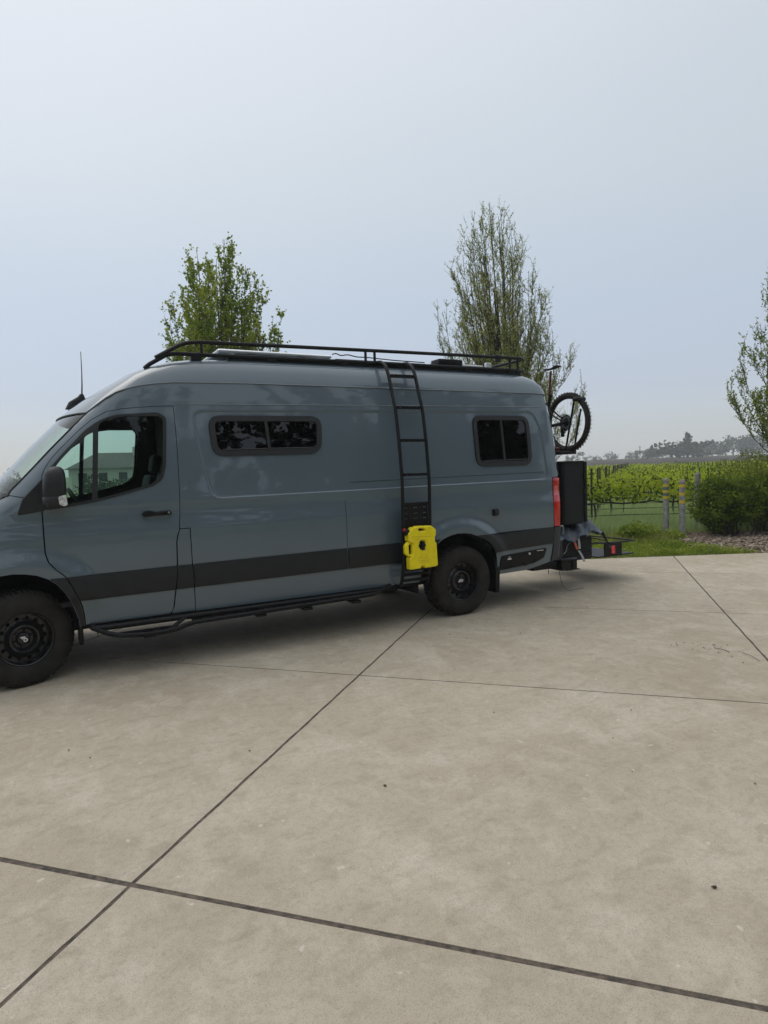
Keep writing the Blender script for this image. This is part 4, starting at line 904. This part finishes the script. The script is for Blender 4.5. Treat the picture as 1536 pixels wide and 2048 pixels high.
def twigs(name, lines, mat, parent, sides=3):
    V = []; F = []
    for pts, r0, r1 in lines:
        m = len(pts); k0 = len(V)
        for i, p in enumerate(pts):
            a = pts[max(0, i-1)]; b = pts[min(m-1, i+1)]; t = Vector(b)-Vector(a); t = t.normalized() if t.length > 0 else Vector((0, 0, 1)); u = t.orthogonal().normalized(); v = t.cross(u); r = r0+(r1-r0)*i/(m-1)
            for k in range(sides): q = 2*math.pi*k/sides; V.append(Vector(p)+(u*math.cos(q)+v*math.sin(q))*r)
        for i in range(m-1):
            for k in range(sides): F.append((k0+i*sides+k, k0+i*sides+(k+1) % sides, k0+(i+1)*sides+(k+1) % sides, k0+(i+1)*sides+k))
    return mesh(name, V, F, mat, parent, 180)

def tree(name, loc, H, env, nprim, nshoot, ntwig, leaf, lsize, dens, seed, label, cat, group=None, lean=(0, 0), trunk_r=.09, h0r=(.16, .42), leafy=lambda t: 1.0, wig=.10):
    rg = np.random.default_rng(seed); t_ = empty(name, loc, label, cat, group)
    er = lambda z: float(np.interp(z/H, [e_[0] for e_ in env], [e_[1] for e_ in env]))
    loc = Vector(loc); sh = lambda p: tuple(loc+Vector((p[0]+lean[0]*p[2]/H, p[1]+lean[1]*p[2]/H, p[2])))
    tr = [(.02*math.sin(i*1.3+seed), .02*math.cos(i*1.9+seed), H*.72*i/9) for i in range(10)]
    m = MB(); m.tube([sh(p) for p in tr], [trunk_r*(1.25 if i == 0 else 1-.092*i) for i in range(10)], 9); m.build('trunk', BARK, t_, 60)
    tw = []; LP = []
    def addleaf(pts, rate):
        for a, b in zip(pts, pts[1:]):
            L_ = math.dist(a, b); k = rg.poisson(L_*rate)
            for _ in range(k): s = rg.random(); LP.append([a[j]+(b[j]-a[j])*s+rg.normal()*.012 for j in range(3)])
    for i in range(nprim):
        h0 = H*rg.uniform(*h0r)*(.7+.6*(i % 5)/5); az = i*2.39996+rg.normal()*.25
        if i < 3: ht = H*(.97-.05*i); r = er(ht)*.5
        else: ht = H*(.30+.66*((i-3)/(nprim-3))); h0 = min(h0, ht*.55); r = er(ht)*(.95 if i % 3 else .55)
        p0 = np.array([0, 0, h0]); tip = np.array([r*math.cos(az), r*math.sin(az), ht]); ctl = np.array([r*.80*math.cos(az), r*.80*math.sin(az), h0+(ht-h0)*.30])
        pts = [tuple(p0*(1-s)**2+ctl*2*s*(1-s)+tip*s*s+rg.normal(size=3)*.02*(0 < s < 1)) for s in np.linspace(0, 1, 12)]
        mb = MB(); r0 = trunk_r*.42*(ht-h0)/(H*.6); mb.tube([sh(p) for p in pts], [max(.005, r0*(1-.93*j/11)) for j in range(12)], 6, cap=False); mb.build('branch', BARK, t_, 180)
        addleaf(pts[6:], dens*.5)
        for k in range(nshoot):
            s = .14+.86*(k+rg.random())/nshoot; a = np.array(pts[min(11, int(s*11))]); az2 = az+rg.normal()*1.1; out_ = rg.uniform(.12, .50)
            L_ = rg.uniform(.35, 1.0)*H*.135*(1.15-.45*s)
            d = np.array([out_*math.cos(az2), out_*math.sin(az2), 1.0]); d /= np.linalg.norm(d); sp2 = []
            for j in range(6):
                f = j/5; p = a+d*L_*f+np.array([math.cos(az2), math.sin(az2), 0])*L_*.14*math.sin(f*3)+rg.normal(size=3)*.006*j
                rad = math.hypot(p[0], p[1]); mr_ = er(p[2])*1.06+.02
                if rad > mr_: p[0] *= mr_/rad; p[1] *= mr_/rad
                sp2.append(tuple(p))
            tw.append(([sh(p) for p in sp2], .0065, .0022)); lf = leafy(sp2[2][2]/H); addleaf(sp2, dens*lf)
            for _ in range(ntwig):
                f = rg.uniform(.1, .95); a2 = np.array(sp2[min(5, int(f*5+.5))]); d2 = d+rg.normal(size=3)*.55; d2[2] = abs(d2[2])+.15; d2 /= np.linalg.norm(d2); l2 = rg.uniform(.35, 1)*wig*H*.30
                q2 = [tuple(a2), tuple(a2+d2*l2*.5+np.array([0, 0, .01])), tuple(a2+d2*l2+np.array([0, 0, .10*l2]))]
                tw.append(([sh(p) for p in q2], .0035, .0016)); addleaf(q2, dens*1.4*lf)
    o = twigs('twigs', tw, BARK, t_); o['kind'] = 'stuff'
    P = np.array([sh(p) for p in LP]); V, F = leaves(P, lsize, rg); o = mesh('foliage', V, F, leaf, t_); o['kind'] = 'stuff'
    return t_

tree('maple_tree', (4.60, 10.9, -.03), 8.0, [(0, .3), (.24, 1.6), (.38, 2.0), (.55, 1.78), (.70, 1.5), (.82, 1.15), (.92, .65), (1, .15)], 84, 17, 9, LEAF1, .070, 19, 5,
     'rounded young tree in fresh green leaf behind the front half of the van', 'tree', trunk_r=.085)
tree('hornbeam_tree', (10.95, 7.10, -.03), 8.6, [(0, .3), (.20, 1.5), (.36, 2.08), (.52, 1.85), (.66, 1.42), (.78, .98), (.9, .52), (.96, .27), (1, .06)], 76, 20, 8, LEAF2, .031, 28, 11,
     'tall flame shaped tree just coming into bud behind the rear of the van', 'tree', trunk_r=.10, lean=(-.45, .25))
tree('budding_tree', (15.55, 1.78, -.03), 7.7, [(0, .5), (.16, 1.8), (.30, 2.35), (.52, 1.9), (.7, 1.4), (.85, .85), (.95, .4), (1, .1)], 120, 18, 7, LEAF1, .044, 22, 23,
     'sparse budding tree at the right edge behind the dark shrub', 'tree', trunk_r=.09, h0r=(.06, .30))

def shrub(name, loc, rx, ry, h, n, mat, size, seed, label, cat='shrub', group=None, base=.05, lumps=9):
    rg = np.random.default_rng(seed); t_ = empty(name, loc, label, cat, group); loc = Vector(loc)
    LU = [(rg.normal()*.42*rx, rg.normal()*.42*ry, h*rg.uniform(.25, .72), rg.uniform(.38, .62)) for _ in range(lumps)]; P = []
    while len(P) < n:
        cx, cy, cz, s = LU[rg.integers(len(LU))]; d = rg.normal(size=3); d /= np.linalg.norm(d); rad = rg.uniform(.45, 1)**.5*(1+.12*math.sin(5*d[0]+7*d[2]+cx*9))
        p = (cx+d[0]*rx*s*rad, cy+d[1]*ry*s*rad, cz+d[2]*h*s*.62*rad)
        if p[2] > base and (p[0]/rx)**2+(p[1]/ry)**2 < 1.25: P.append((loc.x+p[0], loc.y+p[1], loc.z+p[2]))
    V, F = leaves(P, size, rg, up=.5); o = mesh('foliage', V, F, mat, t_); o['kind'] = 'stuff'
    tw = []
    for k in range(26):
        cx, cy, cz, s = LU[k % len(LU)]; a = k*2.4; e_ = (loc.x+cx+math.cos(a)*rx*s*.7, loc.y+cy+math.sin(a)*ry*s*.7, loc.z+cz+h*s*.35)
        b = (loc.x+cx*.3, loc.y+cy*.3, loc.z); tw.append(([b, tuple((np.array(b)+np.array(e_))/2+np.array([0, 0, .08])), e_], .012, .003))
    o = twigs('stems', tw, BARK, t_); o['kind'] = 'stuff'
    return t_
shrub('dark_shrub', (13.55, 2.80, -.03), .95, .80, 1.42, 20000, LEAFS, .050, 3, 'dense dark green shrub half hiding the third bollard', lumps=15)
shrub('dark_shrub', (14.75, 2.15, -.03), 1.1, .9, 1.5, 16000, LEAFS, .050, 14, 'dark green shrub cut off by the right edge of the photo', lumps=14)
shrub('light_shrub', (14.9, 3.0, -.03), 1.1, .8, 2.1, 12000, LEAFB, .042, 8, 'loose yellow green bush rising behind the dark shrub', lumps=12)
shrub('weed_clump', (11.38, 3.62, -.03), .52, .42, .40, 2600, LEAFB if False else GRASSM, .055, 31, 'low leafy weed clump in the grass before the two striped bollards', 'plant', base=.0)
shrub('weed_clump', (11.85, 3.05, -.03), .36, .30, .22, 1200, GRASSM, .05, 37, 'small weed tuft at the foot of the two striped bollards', 'plant', base=.0)
shrub('distant_shrub', (-7.2, 25.5, -.03), 2.6, 2.0, 2.75, 3500, FARL, .22, 41, 'dark olive bush showing left of the windscreen', base=.0)

# vineyard: rows run obliquely behind the verge, each one a thing
rd = Vector((.888, -.460)); cs_ = Vector((.763, .647))*2.38; P0 = Vector((12.13, 5.58))
ra = math.atan2(rd.y, rd.x)
def row_mesh(seed, dens, size, x0, x1):
    rg = np.random.default_rng(seed); P = []; Pd = []; x = x0
    while x < x1:
        hgt = rg.uniform(.28, .62); n = rg.poisson(dens*.16)
        for _ in range(n):
            f = rg.random(); sw_ = .05+.16*f
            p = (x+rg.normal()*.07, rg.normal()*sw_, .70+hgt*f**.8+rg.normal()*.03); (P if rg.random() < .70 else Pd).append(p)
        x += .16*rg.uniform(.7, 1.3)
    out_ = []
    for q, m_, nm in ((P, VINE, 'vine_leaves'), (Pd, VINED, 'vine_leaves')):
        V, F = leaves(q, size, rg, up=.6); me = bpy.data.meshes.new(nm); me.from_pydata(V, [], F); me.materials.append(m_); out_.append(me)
    return out_
def line_mesh(nm, P, r, mt, sides=5):
    m = MB(); m.tube(P, r, sides); me = bpy.data.meshes.new(nm); me.from_pydata([tuple(v) for v in m.V], [], m.F); me.materials.append(mt); return me
X0, X1 = -4.5, 34
near = [row_mesh(s, 300, .095, X0, 20) for s in (1, 2, 3)]; mid = [row_mesh(s, 200, .12, X0, X1) for s in (4, 5, 6)]; far = [row_mesh(s, 75, .20, X0-12, X1+14) for s in (7, 8)]
rr_ = random.Random(5)
cord = line_mesh('cordon', [(x, .02*math.sin(x*3), .71+.02*math.sin(x*5.3)+.012*math.sin(x*13)) for x in np.arange(X0, X1, .25)], .022, BARK)
hose = line_mesh('drip_hose', [(x, .03, .40+.008*math.sin(x*2.1)) for x in np.arange(X0, X1, .6)], .011, BLACK)
wire = line_mesh('wire', [(x, 0, 1.12) for x in (X0, X1)], .003, CHROME, 4); 
postm = line_mesh('post', [(0, 0, 0), (0, 0, 1.0), (.01, 0, 1.56)], .025, WOODP, 6)
spost = line_mesh('post', [(0, 0, 0), (0, 0, 1.50)], .014, WOODP, 5)
trunkm = line_mesh('vine_trunk', [(0, 0, 0), (.02, .01, .2), (-.015, 0, .42), (.01, .01, .60), (.03, 0, .72)], .028, BARK, 6)
for k in range(30):
    p = P0+cs_*k; z = terr(p.x+5*rd.x, p.y+5*rd.y)
    side_ = 'nearest' if k == 0 else ''
    t_ = empty('vine_row', (p.x, p.y, z), 'nearest vine row with black drip hose behind the striped bollards' if k == 0 else 'second vine row, just behind the nearest one' if k == 1 else 'row of leafing vines on trellis posts in the vineyard', 'vine row', 'vine rows of the vineyard'); t_.rotation_euler = (0, 0, ra)
    if k in (2, 3): t_['label'] = ('third', 'fourth')[k-2]+' vine row counted from the concrete, beyond the striped bollards'
    def ch(me, loc=(0, 0, 0), nm=None, kind=None, rot=0):
        o = bpy.data.objects.new(nm or me.name.split('.')[0], me); C.objects.link(o); o.parent = t_; o.location = loc; o.rotation_euler = (0, 0, rot)
        if kind: o['kind'] = kind
        return o
    V_ = near if k < 4 else mid if k < 14 else far
    for me in V_[k % len(V_)]: ch(me, (rr_.uniform(-.6, .6), 0, 0), 'vine_leaves', 'stuff')
    if k < 8: ch(cord); ch(wire)
    if k < 3: ch(hose)
    big = 5.8
    for j in range(-1 if k < 14 else -2, 6 if k < 14 else 8):
        ch(postm, (j*big+rr_.uniform(-.05, .05), rr_.uniform(-.03, .03), 0), 'post', rot=j)
        if k < 12 and j < 5: ch(spost, (j*big+big/2, 0, 0), 'post')
    if k < 4:
        for j in range(12): ch(trunkm, (-3.4+j*1.75+k*.3, .0, 0), 'vine_trunk', rot=j*1.7)

# ------------------------------------------------------------------ grass, mulch, litter
eU = Vector((.866, -.50)); eN = Vector((.50, .866)); E0 = Vector((8.5, 2.38))
def grass(name, n, box_, hrange, wdt, mat, seed, lean=.35, cond=None, lab=None):
    rg = np.random.default_rng(seed); s = rg.uniform(box_[0], box_[1], n); t = rg.uniform(0, 1, n)**.8*(box_[3]-box_[2])+box_[2]
    x = E0.x+s*eU.x+t*eN.x; y = E0.y+s*eU.y+t*eN.y
    ex = np.array([p[0] for p in EDGE]); ey = np.array([p[1] for p in EDGE]); ok = y > np.interp(x, ex, ey)-.03+.05*np.sin(x*7)+.04*np.sin(x*17)
    cl = np.sin(x*3.1+1)*np.sin(y*3.7)+.6*np.sin(x*8.3)*np.sin(y*7.1+2); ok &= (cl+rg.normal(size=n)*.8) > -.7
    if cond: ok &= cond(x, y, s, t)
    x, y, cl = x[ok], y[ok], cl[ok]; n = len(x); h = rg.uniform(*hrange, n)*(1+.25*cl); a = rg.uniform(0, 6.283, n); l = rg.uniform(.1, lean, n)*h; b = rg.uniform(0, 6.283, n)
    V = np.empty((n, 5, 3)); dx, dy = np.cos(a)*wdt, np.sin(a)*wdt; z0 = -.03
    V[:, 0] = np.stack([x-dx, y-dy, 0*x+z0], 1); V[:, 1] = np.stack([x+dx, y+dy, 0*x+z0], 1)
    mx, my = x+np.cos(b)*l*.35, y+np.sin(b)*l*.35
    V[:, 2] = np.stack([mx+dx*.7, my+dy*.7, z0+h*.6], 1); V[:, 3] = np.stack([mx-dx*.7, my-dy*.7, z0+h*.6], 1); V[:, 4] = np.stack([x+np.cos(b)*l, y+np.sin(b)*l, z0+h], 1)
    F = []
    for i in range(n): k = 5*i; F += [(k, k+1, k+2, k+3), (k+3, k+2, k+4)]
    o = mesh(name, V.reshape(-1, 3).tolist(), F, mat, None); tag(o, lab, 'grass', kind='stuff'); return o
mul = lambda x, y, s, t: ~((s > 3.1-.28*t+.2*np.sin(t*6)) & (t < 3.3))
grass('short_grass', 42000, (-1.5, 6.5, 0, 2.2), (.035, .10), .005, GRASSM, 1, .9, mul, 'short bright green grass along the edge of the concrete')
grass('dry_grass', 16000, (-1.0, 7.0, 1.7, 3.6), (.08, .22), .004, GRASSY, 2, .8, mul, 'yellowing grass between the verge and the vines')
grass('tall_grass', 40000, (-1.0, 12.0, 2.9, 6.6), (.20, .50), .0045, GRASST, 3, .5, mul, 'tall blue green grass growing under the first vine rows')
grass('verge_grass', 14000, (-14, -1.5, 0, 3), (.04, .16), .006, GRASSM, 4, .8, None, 'grass of the verge hidden behind the van')
grass('tall_grass', 30000, (-2, 16, 6.4, 16), (.25, .55), .009, GRASST, 5, .5, None, 'blue green grass between the rows farther into the vineyard')
# low broad leaved cover by the concrete
rg = np.random.default_rng(9); P = []
while len(P) < 9000:
    s, t = rg.uniform(-1.2, 3.0), rg.uniform(0, 2.3); x = E0.x+s*eU.x+t*eN.x; y = E0.y+s*eU.y+t*eN.y
    if y > edge_y(x)+.03 and math.sin(x*4)*math.sin(y*5)+rg.normal()*.5 > -.5 and s < 3.0-.28*t: P.append((x, y, -.02+rg.uniform(0, .10)))
V, F = leaves(P, .040, rg, up=.7); tag(mesh('clover', V, F, GRASSM), 'low broad leaved clover covering the edge of the verge', 'clover', kind='stuff')
MULCH = pmat('bark_mulch', (.16, .115, .085), .9, scale=9, col2=(.40, .32, .25), var=.3)
rg = np.random.default_rng(12); V = []; F = []; cnt = 0
while cnt < 9000:
    s, t = rg.uniform(2.2, 10), rg.uniform(-.1, 3.4); x = E0.x+s*eU.x+t*eN.x; y = E0.y+s*eU.y+t*eN.y
    if y < edge_y(x)+.02 or s < 3.0-.30*t+rg.normal()*.25: continue
    a, b, c = rg.uniform(0, 6.28), rg.normal()*.35, rg.normal()*.35; L_, W_2, T_ = rg.uniform(.020, .065), rg.uniform(.010, .022), rg.uniform(.003, .007)
    Rm = Matrix.Rotation(a, 3, 'Z') @ Matrix.Rotation(b, 3, 'Y') @ Matrix.Rotation(c, 3, 'X'); k = len(V); z = -.02+rg.uniform(0, .035)+.03*math.sin(x*3)*math.sin(y*4)
    for sx in (-1, 1):
        for sy in (-1, 1):
            for sz in (-1, 1): V.append(Vector((x, y, z))+Rm @ Vector((sx*L_*(1 if sy > 0 else .8), sy*W_2, sz*T_)))
    F += [(k, k+1, k+3, k+2), (k+4, k+6, k+7, k+5), (k, k+4, k+5, k+1), (k+2, k+3, k+7, k+6), (k, k+2, k+6, k+4), (k+1, k+5, k+7, k+3)]; cnt += 1
tag(mesh('bark_mulch', V, F, MULCH), 'brown bark mulch spread round the bollards and shrubs', 'mulch', kind='stuff')
V = [(x, y, -.018) for x, y in ((11.0, 1.2), (20, -4.5), (22, -1), (12.6, 4.2), (11.6, 3.0))]
# dry leaves and twigs lying on the concrete
LIT = pmat('dry_leaf_litter', (.05, .03, .02), .9, var=.4, scale=50)
rg = np.random.default_rng(4); P = []
C0 = [(7.67, -.92)]
import itertools
def gpt(px, py):
    d = Fv+R2*((px-768)/1292.5)-U2*((py-1024)/1292.5) if False else None
V = []; F = []
for k in range(80):
    if k < 26: x, y = 5.34+rg.normal()*.10, -2.35+rg.normal()*.22
    elif k < 32: x, y = ((3.60, -2.99), (3.32, -4.02), (2.40, -4.43), (1.69, -3.02), (2.9, -3.6), (1.2, -2.2))[k-26]
    else: x, y = rg.uniform(-1, 9), rg.uniform(-5, .5)
    a = rg.uniform(0, 6.28); s = rg.uniform(.002, .0065)*(1.2 if k < 26 else 1.6 if k < 32 else 1); q = len(V)
    for j in range(5): b = a+j*1.2566; rr0 = s*(1.6 if j == 0 else .8); V.append((x+rr0*math.cos(b), y+rr0*math.sin(b), .0025+.002*(j % 2)))
    for j in range(5): v = V[q+j]; V.append((v[0], v[1], .0004))
    F += [(q, q+1, q+2, q+3, q+4)]+[(q+j, q+5+j, q+5+(j+1) % 5, q+(j+1) % 5) for j in range(5)]
tag(mesh('leaf_litter', V, F, LIT), 'tiny dry leaf crumbs scattered over the concrete', 'litter', kind='stuff')
m = MB(); m.tube([(5.36, -2.38, .004), (5.37, -2.46, .006), (5.35, -2.53, .004)], .0028, 5); tag(m.build('fallen_twig', LIT), 'short dark twig lying on the concrete among leaf crumbs', 'twig')
m = MB(); m.tube([(5.42, -2.60, .004), (5.38, -2.71, .006), (5.31, -2.82, .004)], .0018, 5); tag(m.build('fallen_twig', LIT), 'longer thin twig on the concrete nearer the right joint', 'twig')

# ------------------------------------------------------------------ bollards
GALV = pmat('galvanised_pipe', (.27, .275, .26), .6, metal=.25, var=.25, scale=12, bump=.1)
CAPM = pmat('weathered_cap', (.24, .22, .18), .8, var=.2, scale=20); YB = pmat('yellow_band', (.62, .44, .02), .5, var=.1, scale=20); GB = pmat('green_grey_band', (.10, .15, .13), .5, var=.1)
def bollard(x, y, h, r, bands, label):
    t_ = empty('bollard', (x, y, -.03), label, 'bollard', 'pipe bollards on the mulch'); o = (x, y, 0)
    MB().lathe([(r, -.05), (r, h-.07)], o, 24, 'z').build('pipe', GALV, t_)
    MB().lathe([(r+.006, h-.085), (r+.008, h-.065), (r+.003, h-.05), (r*.92, h-.03), (r*.6, h-.008), (0, h)], o, 24, 'z').build('cap', CAPM, t_)
    for z, hh, mt in bands: MB().lathe([(r+.0025, z), (r+.0025, z+hh)], o, 24, 'z').build('band', mt, t_)
bollard(12.22, 3.50, 1.30, .060, [(1.11, .055, YB), (1.04, .065, GB), (.98, .055, YB), (.91, .065, GB), (.85, .055, YB)], 'taller of the two front bollards, with three thin yellow bands on green')
bollard(12.22, 3.10, 1.27, .060, [(1.10, .06, YB), (.93, .06, YB), (.76, .06, YB)], 'front bollard with three wide spaced yellow bands beside the green banded one')
bollard(14.0, 4.02, 1.38, .062, [], 'plain pale bollard half hidden at the left of the dark shrub')
bollard(14.45, 2.45, .95, .055, [], 'grey post stub showing through the dark shrub')

# ------------------------------------------------------------------ far trees, poles and the house seen through the cab
def far_tree(d, px, w_, h_, n, seed, label, group, conif=False, base=0):
    rg = np.random.default_rng(seed); az = math.atan2(px-768, 1292.5)+yw; x, y = .15+d*math.sin(az), -5.98+d*math.cos(az); z = terr(x, y)+base
    t_ = empty('far_conifer' if conif else 'far_tree', (x, y, z), label, 'tree', group); P = []
    LU = [(rg.normal()*.28*w_, rg.normal()*.28*w_, h_*rg.uniform(.15, .8), rg.uniform(.24, .38)) for _ in range(8)]
    for _ in range(n):
        if conif: f = rg.random()**1.3; r = (1-f)*w_*.5*rg.uniform(.5, 1)*(1+.2*math.sin(f*40)); a = rg.uniform(0, 6.28); P.append((x+r*math.cos(a), y+r*math.sin(a), z+h_*(.08+.92*f)))
        else:
            cx, cy, cz, s = LU[rg.integers(8)]; q = rg.normal(size=3); q /= np.linalg.norm(q); r = rg.uniform(.5, 1); P.append((x+cx+q[0]*w_*s*r, y+cy+q[1]*w_*s*r, z+min(h_, max(.02*h_, cz+q[2]*h_*s*r*.7))))
    V, F = leaves(P, w_*.11, rg); o = mesh('crown', V, F, FARL, t_); MB().tube([(x, y, z-.2), (x, y, z+h_*.6)], [w_*.04, w_*.015], 6).build('trunk', BARK, t_); return t_
G1 = 'small scattered trees along the far field'
for i, (px, w_, h_, lb) in enumerate([(1137, 3.0, 2.6, 'small far tree showing just below the bicycle wheel'), (1158, 5.0, 4.0, 'roundest of the small far trees, just right of the bicycle wheel'), (1175, 2.6, 2.0, 'low far tree right of the roundest one'), (1189, 3.0, 2.8, 'left tree of a small far pair above the vineyard posts'), (1200, 2.4, 2.2, 'right tree of a small far pair above the vineyard posts'), (1219, 4.0, 3.6, 'pointed far tree in the middle of the skyline gap'), (1232, 3.4, 2.8, 'spreading far tree touching the pointed one'), (1262, 4.0, 3.2, 'far tree just left of the utility pole'), (1275, 3.4, 2.8, 'pale far tree right beside the utility pole'), (1288, 3.4, 3.4, 'vase shaped far tree right of the utility pole'), (1299, 2.8, 3.2, 'narrow far tree next to the taller hazy group')]):
    far_tree(262+(i*17 % 30), px, w_, h_, 260, 50+i, lb or 'small hazy tree standing on the skyline beyond the far field', G1)
G2 = 'hazy taller trees at the edge of the fog'
for i, (px, w_, h_, d, con, lb) in enumerate([(1296, 5, 4.4, 312, False, 'palest tree at the left end of the far wood'), (1306, 4, 5.5, 300, True, 0), (1316, 5, 5.0, 305, False, 0), (1328, 4.5, 4.6, 305, False, 0), (1346, 8.5, 7.0, 268, False, 'broad round dark tree, leftmost of the taller far trees'), (1362, 4.5, 5.4, 275, False, 0), (1377, 6.5, 9.2, 272, True, 'tallest pointed conifer of the far tree group'), (1388, 6.5, 6.8, 276, False, 0), (1404, 4, 6.2, 290, True, 0), (1414, 4, 6.4, 298, True, 0), (1427, 4.5, 7.0, 310, True, 0), (1438, 5, 6.8, 315, False, 0), (1452, 6, 8.6, 330, False, 0), (1468, 7, 9.6, 340, False, 0), (1486, 8, 11, 350, False, 0), (1505, 8, 11.5, 355, False, 0), (1526, 8, 12, 360, False, 0), (1550, 8, 12, 360, False, 0)]):
    lb = lb or {1306: 'small hazy conifer left of the broad dark tree in the far wood', 1316: 'low hazy tree between the small conifer and the broad dark tree', 1328: 'hazy tree touching the broad dark tree on its left', 1362: 'slim tree between the broad dark tree and the tallest conifer', 1388: 'rounded tree against the right side of the tallest conifer', 1404: 'first narrow conifer right of the tallest one', 1414: 'second narrow conifer right of the tallest one', 1427: 'third narrow conifer right of the tallest one, fading into fog', 1438: 'foggy tree just right of the narrow conifers'}.get(px, 'pale tree of the fog covered wood behind the shrubs at the right edge')
    far_tree(d+(0 if px < 1395 else 25), px, w_*1.35, h_, 520, 80+i, lb, G2, con)
for px, lb in ((1282, 'thin utility pole on the skyline among the small far trees'), (1137, 'thin utility pole on the skyline beneath the bicycle wheel')):
    az = math.atan2(px-768, 1292.5)+yw; d = 285; x, y = .15+d*math.sin(az), -5.98+d*math.cos(az); z = terr(x, y); t_ = empty('utility_pole', (x, y, z), lb, 'pole')
    MB().tube([(x, y, z), (x, y, z+5.5)], .14, 6).build('pole_shaft', WOODP, t_); MB().box((x-.8, y-.06, z+4.9), (x+.8, y+.06, z+5.05)).build('crossarm', WOODP, t_)
WALLM = pmat('cream_render', (.42, .40, .34), .9, var=.05); ROOFM = pmat('dark_roof_tiles', (.10, .085, .075), .9, var=.2, scale=3)
hx, hy = 11.5, 96; hz_ = terr(hx, hy); hs = empty('farm_house', (hx, hy, hz_), 'cream house with a dark hipped roof and chimney seen through the cab windows', 'house')
MB().box((hx-7, hy-4, hz_-1), (hx+7, hy+4, hz_+3.0)).build('wall', WALLM, hs)
V = [(hx-7.6, hy-4.6, hz_+2.95), (hx+7.6, hy-4.6, hz_+2.95), (hx+7.6, hy+4.6, hz_+2.95), (hx-7.6, hy+4.6, hz_+2.95), (hx-3.4, hy, hz_+5.2), (hx+3.4, hy, hz_+5.2)]
rf = mesh('roof', V, [(0, 1, 5, 4), (1, 2, 5), (2, 3, 4, 5), (3, 0, 4), (3, 2, 1, 0)], ROOFM, hs)
MB().box((hx+1.5, hy-1.2, hz_+4.2), (hx+2.6, hy-.2, hz_+6.0)).build('chimney', WALLM, rf)
for k in range(5):
    x = hx-5.6+2.6*k; f = MB().box((x-.65, hy-4.06, hz_+1.0), (x+.65, hy-3.98, hz_+2.4)).build('window', WALLM, hs); MB().box((x-.55, hy-4.09, hz_+1.1), (x+.55, hy-4.065, hz_+2.3)).build('pane', TINT, f)
for i, (x, y, w_, h_) in enumerate(((-1, 60, 5, 2.6), (5, 55, 4, 2.0), (17, 62, 5, 2.8), (9, 70, 4, 2.2))):
    shrub('garden_shrub', (x, y, -.03), w_*.5, w_*.4, h_, 900, FARL, .30, 60+i, 'green shrub in front of the house seen through the cab', 'shrub', 'shrubs in front of the house', base=0)

# trees behind the camera: seen as reflections in the windows and paint
ev = [(0, .8), (.2, 3.4), (.45, 4.6), (.72, 4.2), (.9, 2.4), (1, .5)]
oak = tree('oak_tree', (3.0, -16.5, -.03), 10.6, ev, 44, 14, 7, LEAF3, .19, 15, 71, 'dark oak tree behind the camera, mirrored in the driver door glass', 'tree', 'dark trees behind the camera', trunk_r=.22, h0r=(.15, .35), wig=.14)
def copy_tree(o, parent=None):
    c = o.copy(); C.objects.link(c); c.parent = parent
    for q in list(o.children): copy_tree(q, c)
    return c
for x, y, rz, s, lb in ((5.0, -14.6, .4, .95, 'dark oak tree behind the camera, nearest to it'), (8.4, -14.8, 4.4, 1.0, 'dark oak tree behind the camera, second nearest to it'), (6.6, -17.5, 1.0, 1.0, 'dark oak tree behind the camera, mirrored in the wide side window'), (-4, -18, 2.0, .95, 'dark oak tree behind the camera toward the front of the van'), (-11, -20, 3.1, .9, 'dark oak tree behind the camera, farthest toward the front of the van')):
    c = copy_tree(oak); c.location = (x, y, -.03); c.rotation_euler = (0, 0, rz); c.scale = (s, s, s); c['label'] = lb
def cyp(x, y, h, seed, lb):
    rg = np.random.default_rng(seed); t_ = empty('cypress_tree', (x, y, -.03), lb, 'tree'); P = []
    for _ in range(5000): f = rg.random(); r = (1-f)**.8*1.5*rg.uniform(.5, 1); a = rg.uniform(0, 6.28); P.append((x+r*math.cos(a), y+r*math.sin(a), h*(.03+.97*f)))
    V, F = leaves(P, .28, rg, up=1.2); o = mesh('crown', V, F, LEAF3, t_); MB().tube([(x, y, 0), (x, y, h*.7)], [.15, .04], 6).build('trunk', BARK, t_)
cyp(18.4, -15.5, 8.8, 90, 'narrow dark cypress behind the camera, mirrored in the square rear window')
for i in range(16):  # unseen tree masses, added to darken the low horizon mirrored in the paint
    x = -60+i*8.5; rgx = random.Random(i); shrub('added_hedge_tree', (x+rgx.uniform(-2, 2), -52+rgx.uniform(-4, 4), -.03), 5.5, 3, rgx.uniform(3.5, 6.5), 1300, LEAF3, .6, 200+i, 'unseen dark tree added behind the camera to darken low reflections', 'tree', 'unseen trees added to darken the mirrored horizon', base=0)

# ------------------------------------------------------------------ air
hz = MB().box((-430, -430, -1.3), (430, 430, 19)).build('haze', None); hz['kind'] = 'stuff'; tag(hz, 'thin morning fog filling the air over the vineyard', 'haze')
m = bpy.data.materials.new('thin_fog'); m.use_nodes = True; t = m.node_tree; t.nodes.clear(); o_ = t.nodes.new('ShaderNodeOutputMaterial'); v_ = t.nodes.new('ShaderNodeVolumePrincipled')
v_.inputs['Color'].default_value = (.93, .95, .97, 1); v_.inputs['Density'].default_value = .0013; v_.inputs['Anisotropy'].default_value = .2; t.links.new(v_.outputs[0], o_.inputs['Volume'])
hz.data.materials.append(m)
